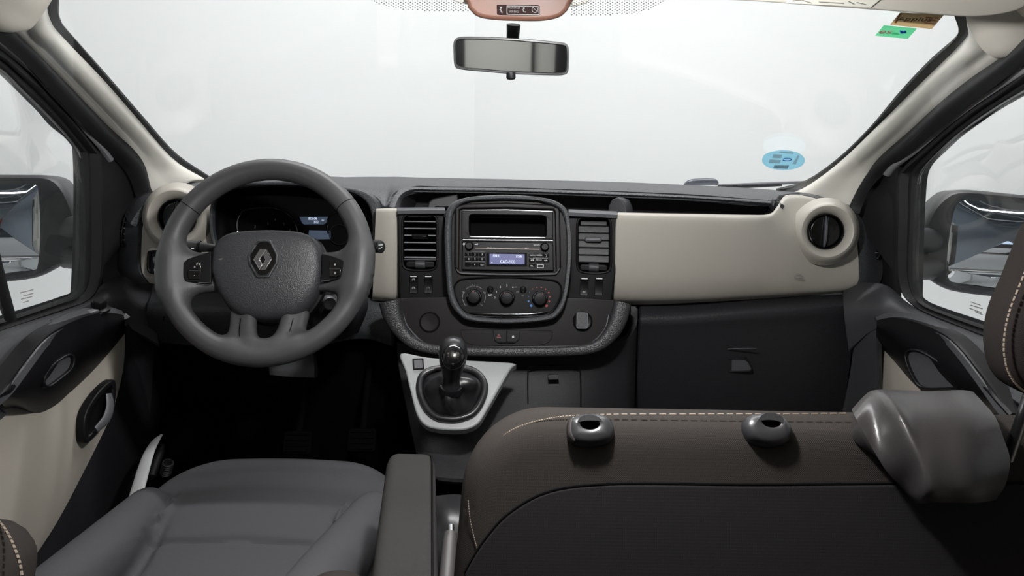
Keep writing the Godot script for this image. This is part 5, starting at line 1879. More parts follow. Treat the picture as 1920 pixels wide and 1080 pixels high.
# ---- steering wheel -----------------------------------------------------------------------
func steering_wheel() -> void:
	var at := P(498.5, 488, 1.285)
	var tilt := deg_to_rad(25.0)
	var fr := frame(at, Vector3(0.02, sin(tilt), cos(tilt)))
	var w := thing("steering_wheel", "dark grey four-spoke steering wheel with a diamond emblem in front of the instruments", "steering wheel", at - Vector3(0, 0.19, 0))
	var R := 0.1685
	var inv := fr.affine_inverse()
	# corners of the spokes, read on the plane of the wheel
	var q := func(x: float, y: float, z: float) -> Vector3:
		var p := on(fr, x, y)
		return Vector3(p.x, p.y, z)
	var l0: Vector3 = q.call(330, 512, -0.004)
	var l1: Vector3 = q.call(410, 505, -0.022)
	var r0: Vector3 = q.call(668, 508, -0.004)
	var r1: Vector3 = q.call(590, 505, -0.022)
	var a0: Vector3 = q.call(447, 590, -0.026)
	var a1: Vector3 = q.call(452, 644, -0.004)
	var c0: Vector3 = q.call(548, 590, -0.026)
	var c1: Vector3 = q.call(541, 644, -0.004)
	var ua := PackedVector3Array()
	for p in [[462, 590, -0.016], [465, 616, -0.006], [470, 634, 0.0], [482, 645, 0.004], [496, 647, 0.005], [512, 645, 0.004], [526, 634, 0.0], [533, 616, -0.006], [537, 590, -0.016]]:
		var g := on(fr, p[0], p[1])
		ua.append(Vector3(g.x, g.y, p[2]))
	var f := func(p: Vector3) -> float:
		var rr := Vector2(p.x, p.y).length() - R
		var dz := p.z * 0.92
		var d := sqrt(rr * rr + dz * dz) - 0.0192
		if rr > 0.022 or rr < -0.125:
			return d
		# broad flat side spokes
		for k in 2:
			var s0: Vector3 = r0 if k else l0
			var s1: Vector3 = r1 if k else l1
			var t := clampf((p.x - s0.x) / (s1.x - s0.x), -0.1, 1.2)
			var m := s0.lerp(s1, t)
			var qy := maxf(absf(p.y - m.y) - 0.023, 0.0)
			var qz := maxf(absf(p.z - m.z) - 0.001, 0.0)
			var qx := maxf(absf(p.x - (s0.x + s1.x) * 0.5) - absf(s1.x - s0.x) * 0.5, 0.0)
			d = smin(d, Vector3(qx, qy, qz).length() - 0.0125, 0.04)
		# two lower spokes, and the insert that joins them
		if p.y < -0.03 and absf(p.x) < 0.1:
			for k in 2:
				var s0: Vector3 = c0 if k else a0
				var s1: Vector3 = c1 if k else a1
				var t := clampf((p - s0).dot(s1 - s0) / (s1 - s0).length_squared(), -0.1, 1.0)
				var m := s0.lerp(s1, t)
				d = smin(d, Vector3(maxf(absf(p.x - m.x) - 0.010, 0), p.y - m.y, maxf(absf(p.z - m.z) - 0.002, 0)).length() - 0.0115, 0.022)
			var e := 1.0
			for k in ua.size() - 1:
				e = minf(e, sd_cap(p, ua[k], ua[k + 1], 0.0105, 0.0105))
			d = smin(d, e, 0.012)
		return d
	var b := sdf(f, Vector3(-0.2, -0.2, -0.05), Vector3(0.2, 0.2, 0.026), 0.0036)
	# seams across the rim where the covering ends, as fine grooves
	for i in b.v.size():
		var p := b.v[i]
		b.v[i] = fr * p
	part(w, "rim", b, M.rim)
	b = MB.new()
	for x in [[-1, 348.0, 384.0], [1, 652.0, 384.0]]:
		var p2 := on(fr, x[1], x[2])
		var ang := p2.angle()
		var dir := Vector3(cos(ang), sin(ang), 0)
		var ring := PackedVector3Array()
		for k in 24:
			var t := TAU * k / 24
			ring.append(fr * (dir * (R + cos(t) * 0.0193) + Vector3(0, 0, sin(t) * 0.0209)))
		tube(b, ring, 0.0007, 5, [], true)
	part(w, "rim_seam", b, M.void)
	# airbag cover
	var pad := resample(ccw(closed2(pp(fr, [[393, 512], [392, 492], [398, 462], [413, 444], [440, 434], [500, 430], [556, 433], [586, 443], [600, 460], [605, 490], [602, 520], [592, 548], [574, 574], [552, 590], [540, 594], [495, 600], [452, 593], [440, 588], [420, 570], [403, 542]]), 5)), 96)
	var ctr := on(fr, 498, 500)
	var ringf := func(k: float, z: float) -> PackedVector3Array:
		var o := PackedVector3Array()
		for p in pad:
			var s := ctr + (p - ctr) * k
			# the lower part falls away from the driver
			var drop := clampf((ctr.y - s.y) / 0.1, -0.6, 1.0)
			o.append(fr * Vector3(s.x, s.y, z - 0.010 * drop * absf(drop)))
		return o
	b = MB.new()
	b.crease = 50.0
	loft(b, [ringf.call(0.93, -0.055), ringf.call(0.985, -0.04), ringf.call(1.0, -0.022), ringf.call(0.998, -0.014), ringf.call(0.985, -0.006), ringf.call(0.955, 0.001), ringf.call(0.90, 0.006), ringf.call(0.80, 0.0105), ringf.call(0.6, 0.0145), ringf.call(0.35, 0.0165), ringf.call(0.12, 0.017)])
	part(w, "airbag_cover", b, M.hub)
	b = MB.new()                                                     # dark gap round the cover
	loft(b, [ringf.call(0.9, -0.056), ringf.call(1.02, -0.05), ringf.call(1.03, -0.03), ringf.call(0.97, -0.028)])
	part(w, "cover_gap", b, M.black)
	# emblem: black six-sided field in a moulded recess, with a chrome diamond
	var ef := Transform3D(fr.basis, fr * Vector3(on(fr, 493, 487).x, on(fr, 493, 487).y, 0.0175))
	b = MB.new()
	var hex := pp(ef, [[484, 450], [508, 450], [522, 478], [521, 494], [505, 521], [482, 521], [466, 494], [465, 478]])
	ringplate(b, ef, hex, inset(hex, 0.0042), -0.012, 0.0032, 0.002, 64)
	part(w, "emblem_recess", b, M.hub)
	b = MB.new()
	prism(b, ef, inset(hex, 0.004), -0.008, 0.0012, 0.0005)
	part(w, "emblem_field", b, M.gloss)
	var za := 0.0012
	b = MB.new()
	prism(b, ef, pp(ef, [[476.5, 487.5], [488.5, 468.3], [500.5, 468.3], [487.8, 487.5], [493.3, 496.5], [488.2, 507.5]]), za - 0.002, za + 0.0028, 0.0006)
	part(w, "emblem_diamond", b, M.chrome_dull)
	b = MB.new()
	prism(b, ef, pp(ef, [[500.5, 468.3], [510.3, 487.0], [498.2, 507.0], [489.4, 507.3], [499.5, 487.5], [493.6, 478.5]]), za - 0.002, za + 0.0022, 0.0006)
	part(w, "emblem_diamond", b, M.chrome_dull)
	b = MB.new()
	for pq in [[[477, 487.5], [488.5, 469], [500.5, 468.6], [510, 487]], [[499.5, 488], [488.2, 507], [477, 487.5]], [[494, 478.5], [499.5, 488]]]:
		var e := PackedVector3Array()
		for p in pq:
			e.append(off(ef, p[0], p[1], za + 0.0028).origin)
		for i in e.size() - 1:
			tube(b, PackedVector3Array([e[i], e[i + 1]]), 0.0004, 5)
	part(w, "emblem_edge", b, M.chrome)
	# horn marks and the airbag mark
	b = MB.new()
	for h in [[414, 489.5, 424, 487.5], [565, 485.5, 576, 486.0]]:
		var p0 := off(fr, h[0], h[1], 0.0116).origin
		var p1 := off(fr, h[2], h[3], 0.0116).origin
		tube(b, PackedVector3Array([p0, p1]), 0.0007, 5)
		tube(b, PackedVector3Array([p0.lerp(p1, 0.3) - fr.basis.y * 0.0015, p0.lerp(p1, 0.75) - fr.basis.y * 0.0015]), 0.0006, 5)
	part(w, "horn_mark", b, M.print_dim)
	txt(w, "AIRBAG", Transform3D(fr.basis, off(fr, 493, 569, 0.0062).origin), 0.0038, M.satin, 0.75)
	# switch panels in the side spokes
	for sd in 2:
		var sf := frame(off(fr, [372, 632][sd], [506, 504][sd], 0.008).origin, fr.basis * Vector3([0.16, -0.16][sd], 0, 1))
		plate(w, "switch_panel", sf, [[[344, 493], [352, 486], [372, 479], [396, 472], [396, 530], [372, 529], [348, 528], [343, 520]], [[604, 476], [625, 481], [642, 488], [648, 494], [648, 518], [640, 522], [620, 526], [604, 528]]][sd], -0.012, 0.0015, 0.001, M.black)
		var ups: Array = [[[355, 503], [358, 496], [370, 491], [378, 490], [377.5, 507.5], [353, 507.5]], [[619, 489], [630, 489.5], [638, 494], [640, 504.5], [619, 504.5]]]
		var lows: Array = [[[352.5, 509], [377.5, 509], [376, 525], [356, 524.5], [353, 520]], [[619, 506], [640, 506], [639.5, 516], [635, 520], [619, 520]]]
		plate(w, "switch_button", sf, ups[sd], 0.0, 0.0042, 0.001, M.gloss)
		plate(w, "switch_button", sf, lows[sd], 0.0, 0.0042, 0.001, M.gloss)
		if sd == 0:
			txt(w, "+", off(sf, 366, 502, 0.0042), 0.0048, M.print)
			txt(w, "-", off(sf, 365.5, 517, 0.0042), 0.0052, M.print)
			b = MB.new()
			arcs(b, sf, 372.5, 496.5, 0.0024, -50, 230, 0.0005, 0.0044)
			part(w, "limiter_symbol", b, M.print)
		else:
			txt(w, "R", off(sf, 630, 497.5, 0.0042), 0.0036, M.print)
			txt(w, "0", off(sf, 630, 513, 0.0042), 0.0036, M.print)
		b = MB.new()
		var e := PackedVector3Array()
		for p in [[[356, 508.2], [377, 508.2]], [[619.5, 505.2], [639.5, 505.2]]][sd]:
			e.append(off(sf, p[0], p[1], 0.0040).origin)
		tube(b, e, 0.0006, 5)
		part(w, "bright_line", b, M.chrome_dull)
		b = MB.new()
		e = PackedVector3Array()
		for p in [[[372, 530], [398, 531.5]], [[603, 528], [620, 525.5]]][sd]:
			e.append(off(sf, p[0], p[1], 0.0025).origin)
		tube(b, e, 0.0007, 5)
		part(w, "bright_line", b, M.satin)
	# seam of the insert that bridges the two lower spokes
	var u := PackedVector3Array()
	b = MB.new()
	u = PackedVector3Array()
	for p in [[449, 596, -0.006], [450, 618, 0.003], [455, 640, 0.0115], [470, 653, 0.015], [496, 656, 0.016], [524, 653, 0.015], [540, 640, 0.0115], [545, 618, 0.003], [548, 596, -0.006]]:
		var g := on(fr, p[0], p[1])
		u.append(fr * Vector3(g.x, g.y, p[2]))
	tube(b, curve3(u, 48), 0.0008, 5)
	part(w, "insert_seam", b, M.void)
	# column shroud and the two stalks: things of their own
	var c := thing("steering_column", "dark plastic steering column shroud behind the wheel", "steering column", at + Vector3(0, -0.2, -0.1))
	b = MB.new()
	var cf := Transform3D(fr.basis, fr * Vector3(0, -0.01, -0.06))
	var rs := []
	for k in [[0.055, 0.045, 0.0], [0.062, 0.052, -0.03], [0.075, 0.06, -0.1], [0.07, 0.06, -0.2]]:
		rs.append(lift(cf, rrect(k[0] * 2, k[1] * 2, 0.03, 6), k[2]))
	loft(b, rs)
	part(c, "shroud", b, M.plastic)
	b = MB.new()
	var hf := Transform3D(fr.basis, fr * Vector3(0.01, -0.01, -0.03))
	rs = []
	for k in [[0.05, -0.02], [0.05, 0.005]]:
		rs.append(lift(hf, ngon(k[0], k[0], 32), k[1]))
	loft(b, rs)
	part(c, "collar", b, M.black)
	# lower right shroud with the ignition barrel
	b = MB.new()
	patch(b, [pts([[590, 560, 1.40], [640, 548, 1.40], [690, 545, 1.43]]), pts([[585, 605, 1.38], [640, 600, 1.36], [690, 580, 1.42]]), pts([[600, 640, 1.42], [640, 638, 1.40], [672, 625, 1.45]])], 12, 10, 0.02, 0.004, 0.008)
	part(c, "ignition_shroud", b, M.plastic_low)
	b = MB.new()
	lathe(b, frame(P(617, 568, 1.37), Vector3(0.5, 0.1, 1)), [[0.0, -0.01], [0.014, -0.01], [0.014, 0.004], [0.011, 0.008], [0.0, 0.006]], 24)
	part(c, "ignition_barrel", b, M.satin)
	b = MB.new()                                                     # grey panel under the column
	patch(b, [pts([[505, 668, 1.50], [540, 664, 1.50], [588, 660, 1.50]]), pts([[503, 688, 1.475], [540, 688, 1.475], [591, 686, 1.475]]), pts([[505, 703, 1.47], [540, 707, 1.47], [591, 709, 1.47]])], 8, 6, 0.02, 0.003)
	part(c, "lower_panel", b, M.plastic)
	for sd in 2:
		var s := thing("stalk", "indicator stalk with lamp symbols left behind the wheel" if sd == 0 else "wiper stalk whose round end shows right of the wheel rim", "stalk", P([355, 700][sd], [475, 470][sd], 1.36))
		b = MB.new()
		var sp := pts([[[450, 472, 1.36], [395, 465, 1.36], [372, 463, 1.36], [345, 461, 1.355], [338, 460, 1.35]], [[600, 490, 1.37], [660, 472, 1.37], [685, 466, 1.365], [705, 462, 1.36], [712, 461, 1.36]]][sd])
		sweep(b, curve3(sp, 20), ngon(0.009, 0.0105, 18), Vector3.UP, [0.7, 0.75, 0.95, 1.1, 1.0] if sd == 0 else [0.6, 0.7, 0.9, 1.15, 1.1])
		part(s, "arm", b, M.rubber)
		b = MB.new()
		if sd == 0:
			var ring := curve3(sp, 20)
			sweep(b, PackedVector3Array([ring[9], ring[10]]), ngon(0.0105, 0.0118, 18), Vector3.UP)
			part(s, "twist_ring", b, M.black)
			b = MB.new()
			var tf := frame(P(346, 466, 1.343), Vector3(0.1, 0.2, 1))
			for p in [[343, 468], [350, 464], [361, 466]]:
				box(b, off(tf, p[0], p[1]).origin, Vector3(0.005, 0.0022, 0.0005), 0.0002, tf.basis)
			part(s, "symbol", b, M.print)
		else:
			var tf := frame(P(713, 463, 1.352), Vector3(0.35, 0.1, 1))
			lathe(b, tf, [[0.0, -0.012], [0.0075, -0.012], [0.0093, -0.004], [0.0093, 0.0], [0.008, 0.003], [0.0, 0.004]], 24, 1.3)
			part(s, "end_knob", b, M.black)
			b = MB.new()
			box(b, off(tf, 713, 459, 0.0042).origin, Vector3(0.008, 0.0014, 0.0005), 0.0002, tf.basis)
			tube(b, PackedVector3Array([off(tf, 709, 467, 0.004).origin, off(tf, 716, 463, 0.004).origin]), 0.0006, 4)
			part(s, "symbol", b, M.print)

# ---- gear lever, brake, pedals, sill ------------------------------------------------------
func lower_cab() -> void:
	var fr := frame(P(850, 735, 1.30), Vector3(0, 0.72, 0.69))
	var g := thing("gear_lever", "black gear lever with pleated leather boot on a silver grey plate", "gear lever", P(845, 805, 1.22))
	var o := closed2(pp(fr, [[751, 662], [800, 669], [860, 674], [920, 677], [966, 681], [957, 692], [935, 730], [912, 770], [897, 793], [875, 804], [845, 806], [815, 803], [796, 796], [781, 776], [770, 735], [760, 695]]), 4)
	var b := MB.new()
	prism(b, fr, o, -0.02, 0.0, 0.004)
	part(g, "plate", b, grained(Color8(138, 140, 141), 0.42, M.pad.normal_texture, 24.0, 0.4))
	var ro := closed2(pp(fr, [[789, 701], [806, 691], [835, 687], [862, 686], [890, 692], [909, 708], [916, 731], [906, 762], [889, 783], [862, 793], [840, 794], [815, 789], [794, 770], [781, 738], [782, 714]]), 4)
	b = MB.new()
	ringplate(b, fr, ro, inset(resample(ccw(ro), 64), 0.013), -0.006, 0.011, 0.006, 80)
	part(g, "boot_frame", b, M.leather)
	# boot: pleated leather cone from the frame up to the lever
	var base := resample(ccw(inset(resample(ccw(ro), 64), 0.010)), 72)
	var tipc: Vector3 = fr.affine_inverse() * P(846, 715, 1.265)
	var rs := []
	var bc := Vector2.ZERO
	for p in base:
		bc += p / base.size()
	for k in 9:
		var t := k / 8.0
		var r := PackedVector3Array()
		for i in 72:
			var p := base[i]
			var a := (p - bc).angle()
			var q := Vector3(p.x, p.y, 0.0).lerp(Vector3(tipc.x + cos(a) * 0.014, tipc.y + sin(a) * 0.014, tipc.z), pow(t, 0.8))
			var fold := sin(a * 4.0 + 0.8 + t * 1.3) * 0.011 * sin(PI * minf(t * 1.15, 1.0))
			q += Vector3(cos(a), sin(a), 0) * fold + Vector3(0, 0, 0.010 * sin(PI * t) * (1.0 + 0.5 * sin(a * 3.0 + 1.0)))
			r.append(fr * q)
		rs.append(r)
	b = MB.new()
	b.crease = 60.0
	loft(b, rs)
	part(g, "boot", b, M.leather)
	# knob: egg shape on a short neck, with a glossy cap that shows the shift pattern
	var top := P(850, 655, 1.245)
	var bot := P(846, 722, 1.262)
	var ax := (top - bot).normalized()
	var kf := Transform3D(Basis(ax.cross(Vector3(0, 0, 1)).normalized() * -1.0, Vector3.ZERO, ax), bot)
	kf.basis.y = ax.cross(kf.basis.x)
	b = MB.new()
	var L := bot.distance_to(top)
	lathe(b, kf, [[0.0, -0.012], [0.0165, -0.012], [0.0175, -0.006], [0.0155, 0.0], [0.0150, L * 0.18], [0.0185, L * 0.40], [0.0235, L * 0.66], [0.0252, L * 0.88], [0.0235, L * 1.08], [0.0175, L * 1.22], [0.009, L * 1.29], [0.0, L * 1.305]], 36)
	part(g, "knob", b, flat(Color8(30, 30, 32), 0.38))
	b = MB.new()
	lathe(b, kf, [[0.0158, -0.014], [0.0205, -0.014], [0.0215, -0.008], [0.0195, -0.002], [0.0158, -0.002], [0.0158, -0.014]], 30)
	part(g, "neck_ring", b, M.black)
	var capf := frame(P(850, 669, 1.218), (eye - P(850, 669, 1.218)).normalized() + Vector3(0, 0.25, 0))
	b = MB.new()
	var rings := []
	for k in [[0.0195, -0.006], [0.0192, 0.0], [0.017, 0.0035], [0.012, 0.0058], [0.005, 0.007]]:
		rings.append(lift(capf, ngon(k[0], k[0] * 1.12, 32), k[1]))
	loft(b, rings)
	part(g, "cap", b, M.gloss)
	b = MB.new()
	for q in [[-0.009, 0.004], [0.0, 0.004], [0.009, 0.004]]:
		tube(b, PackedVector3Array([capf * Vector3(q[0], -0.006, 0.0050), capf * Vector3(q[0], 0.006, 0.0062)]), 0.00045, 5)
	tube(b, PackedVector3Array([capf * Vector3(-0.009, 0.0, 0.0062), capf * Vector3(0.009, 0.0, 0.0062)]), 0.00045, 5)
	part(g, "shift_pattern", b, M.print_dim)
	# square button on the plate
	b = MB.new()
	var sqp := pp(fr, [[773.5, 674], [794, 673], [795.5, 693], [775, 694]])
	ringplate(b, fr, sqp, inset(sqp, 0.0025), -0.002, 0.004, 0.001, 32)
	part(g, "button_frame", b, M.black)
	b = MB.new()
	prism(b, fr, inset(sqp, 0.0022), -0.002, 0.003, 0.0008)
	part(g, "button", b, M.satin)

	# parking brake between the seats
	var pb := thing("parking_brake", "grey parking brake lever with a push button between the seats", "brake lever", P(842, 1110, 0.95))
	b = MB.new()
	var path := pts([[828, 1180, 0.86], [838, 1080, 0.93], [843, 1020, 0.985], [845, 1000, 1.0]])
	sweep(b, curve3(path, 16), ngon(0.0105, 0.012, 18), Vector3.UP, [1.1, 1.05, 1.0, 0.92])
	part(pb, "grip", b, grained(Color8(66, 63, 63), 0.45, M.rim.normal_texture, 20.0, 0.3))
	b = MB.new()
	tube(b, pts([[845, 1003, 0.998], [845.5, 986, 1.012]]), 0.0052, 14)
	part(pb, "push_button", b, M.chrome_dull)
	b = MB.new()
	patch(b, [pts([[800, 930, 1.12], [850, 925, 1.12], [900, 930, 1.12]]), pts([[790, 990, 1.06], [850, 985, 1.04], [900, 990, 1.06]]), pts([[780, 1120, 0.98], [850, 1120, 0.96], [900, 1120, 0.98]])], 10, 8, 0.012, 0.003)
	part(pb, "housing", b, flat(Color8(18, 18, 20), 0.3))

	# pedals in the dark footwell
	for k in 2:
		var pd := thing("pedal", "clutch pedal with ribbed pad, nearer the driver's door" if k == 0 else "brake pedal with ribbed pad, nearer the gear lever", "pedal", P([557, 678][k], [846, 842][k], 1.52))
		var pf := frame(P([557, 678][k], [830, 825][k], 1.52), Vector3(0, 0.45, 0.9))
		b = MB.new()
		prism(b, pf, rrect(0.062, 0.05, 0.008, 4), -0.008, 0.0, 0.003)
		part(pd, "pad", b, M.pedal)
		for r in 4:
			b = MB.new()
			box(b, pf * Vector3(0, -0.018 + r * 0.012, 0.001), Vector3(0.05, 0.005, 0.005), 0.0018, pf.basis)
			part(pd, "rib", b, M.pedal)
		b = MB.new()
		tube(b, PackedVector3Array([pf * Vector3(0, 0, -0.006), pf * Vector3(0, 0.08, -0.02), pf * Vector3(0, 0.22, -0.05)]), 0.008, 10)
		part(pd, "arm", b, M.pedal)

	# sill step by the driver's door and the seat rail beside it
	var st := thing("door_sill", "curved grey sill trim on the floor beside the driver's seat", "sill", P(265, 900, 1.3))
	b = MB.new()
	sweep(b, curve3(pts([[303, 815, 1.42], [291, 828, 1.40], [279, 850, 1.36], [269, 880, 1.31], [262, 905, 1.27], [246, 960, 1.19]]), 20), ngon(0.0125, 0.005, 16), Vector3(-0.25, 0.9, 0.35), [0.25, 0.75, 0.95, 1.05, 1.1, 1.1])
	part(st, "tread", b, flat(Color8(150, 152, 152), 0.4))
	b = MB.new()
	sweep(b, curve3(pts([[305, 834, 1.40], [300, 850, 1.375], [293, 868, 1.345], [284, 895, 1.30]]), 14), ngon(0.008, 0.006, 12), Vector3.UP, [0.4, 1.0, 1.0, 1.0])
	part(st, "inner_edge", b, M.black)
	var sp := thing("seat_spring", "coiled seat adjuster bellows showing beside the driver's cushion", "bellows", P(317, 885, 1.27))
	b = MB.new()
	for k in 6:
		lathe(b, frame(P(315 - k * 0.8, 868 + k * 3.6, 1.285), Vector3(0.3, 0.9, 0.3), Vector3(0, 0, -1)), [[0.0075, -0.0012], [0.0105, 0.0], [0.0075, 0.0012], [0.0075, -0.0012]], 16)
	part(sp, "coil", b, M.black)

# ---- seats --------------------------------------------------------------------------------
func groove(d: float, w: float, depth: float) -> float:
	return depth * exp(-(d / w) * (d / w))

func seats() -> void:
	driver_seat()
	bench()

func driver_seat() -> void:
	var s := thing("driver_seat", "charcoal fabric driver's seat with padded armrest, under the steering wheel", "seat", Vector3(-0.43, 0.1, -0.9))
	var cx := -0.405
	var f := func(p: Vector3) -> float:
		var x := p.x - cx
		var zf := -p.z                                           # forward
		var y := p.y - 0.055 * (zf - 1.0) - 0.012 * (1.0 - (x / 0.2) * (x / 0.2))
		var d := extr(sd_rr(x, zf - 0.95, 0.222, 0.345, 0.12), y - 0.42, 0.088, 0.045)
		# side bolsters
		for sg in [-1.0, 1.0]:
			var bo := sd_cap(p, Vector3(cx + sg * 0.145, 0.560, -0.70), Vector3(cx + sg * 0.184, 0.512, -1.11), 0.055, 0.036)
			d = smin(d, bo, 0.016)
		if y > 0.47:
			# cross seam with a soft roll in front of it, and the long seams beside the middle panel
			var zs := 1.012 - 0.30 * x * x
			var xs := absf(x) - (0.118 + 0.10 * clampf(zf - 0.95, 0.0, 0.22))
			if xs < 0.01:
				d += 0.008 * exp(-pow((zf - zs) / 0.006, 2.0))
				d -= 0.009 * exp(-pow((zf - zs - 0.075) / 0.06, 2.0))
			d += 0.008 * exp(-pow(xs / 0.008, 2.0)) * clampf((1.11 - zf) / 0.10, 0.0, 1.0)
		return d
	var b := sdf(f, Vector3(cx - 0.27, 0.30, -1.33), Vector3(cx + 0.27, 0.64, -0.60), 0.0055)
	part(s, "cushion", b, M.fabric)
	# backrest, laid back; only its side bolsters rise into view
	cx = -0.392
	var g := func(p: Vector3) -> float:
		var ax := Vector3(0, 0.56, 0.83).normalized()              # up along the reclined back
		var o := Vector3(-0.392, 0.47, -0.62)
		var r := p - o
		var u := r.dot(ax)
		var w := r.dot(Vector3(0, 0.83, -0.56).normalized())
		var d := extr(sd_rr(r.x, u - 0.34, 0.215, 0.34, 0.10), w + 0.04, 0.05, 0.045)
		for sg in [-1.0, 1.0]:
			var top := Vector3(-0.392 + sg * 0.197, 0.643 if sg < 0 else 0.584, -0.752)
			d = smin(d, sd_cap(p, top, o + Vector3(sg * 0.20, 0.22, 0.14), 0.042, 0.05), 0.04)
			d = smin(d, sd_cap(p, top, o + Vector3(sg * 0.17, 0.0, -0.02), 0.04, 0.05), 0.04)
		return d
	b = sdf(g, Vector3(cx - 0.28, 0.36, -0.84), Vector3(cx + 0.28, 1.00, 0.12), 0.011)
	part(s, "backrest", b, M.fabric_brown)
	# base under the cushion
	b = MB.new()
	box(b, Vector3(-0.405, 0.2, -0.92), Vector3(0.36, 0.26, 0.48), 0.02)
	part(s, "base", b, M.carpet)
	# armrest, folded down and pointing forward
	b = MB.new()
	var P0 := P(771, 843, 0.955)
	var Q0 := P(757, 1100, 0.66)
	var dir := (Q0 - P0).normalized()
	var side := Vector3(1, 0, 0)
	var up := side.cross(dir).normalized() * -1.0
	if up.y < 0:
		up = -up
	var rs := []
	var L := P0.distance_to(Q0)
	for k in [[0.0, 0.62, -0.018], [0.006, 0.82, -0.006], [0.016, 0.94, -0.001], [0.035, 1.0, 0.0], [0.5 * L, 1.03, 0.0], [L, 1.05, 0.0], [L + 0.12, 1.05, 0.0]]:
		var r := PackedVector3Array()
		for q in rrect(0.066 * k[1], 0.075 * (0.55 + 0.45 * k[1]), 0.016 * k[1], 5):
			r.append(P0 + dir * k[0] + side * q.x + up * (q.y - 0.034 + k[2]))
		rs.append(r)
	loft(b, rs)
	var arm := part(s, "armrest", b, M.fabric_top)
	b = MB.new()
	var seam := PackedVector3Array()
	for k in [0.012, 0.03, 0.1, L * 0.6, L + 0.1]:
		seam.append(P0 + dir * k + side * (0.0285 if k > 0.02 else 0.027) + up * (0.0015 if k > 0.02 else -0.004))
	tube(b, curve3(seam, 24), 0.0013, 6)
	part(arm, "seam", b, M.void)
	# visible thread along the outer edges
	b = MB.new()
	stitches(b, pts([[152, 1005, 0.93], [137, 1030, 0.905], [122, 1056, 0.88], [106, 1090, 0.85]]), 26, 0.0008)
	stitches(b, pts([[-8, 972, 0.765], [6, 988, 0.75], [19, 1010, 0.735], [30, 1036, 0.72], [38, 1062, 0.71], [42, 1095, 0.70]]), 14, 0.0017)
	part(s, "stitching", b, M.stitch, "stuff")

func stitches(b: MB, path: PackedVector3Array, n: int, r: float) -> void:
	var c := curve3(path, n * 3)
	for i in n:
		tube(b, PackedVector3Array([c[3 * i], c[3 * i + 2]]), r, 6)

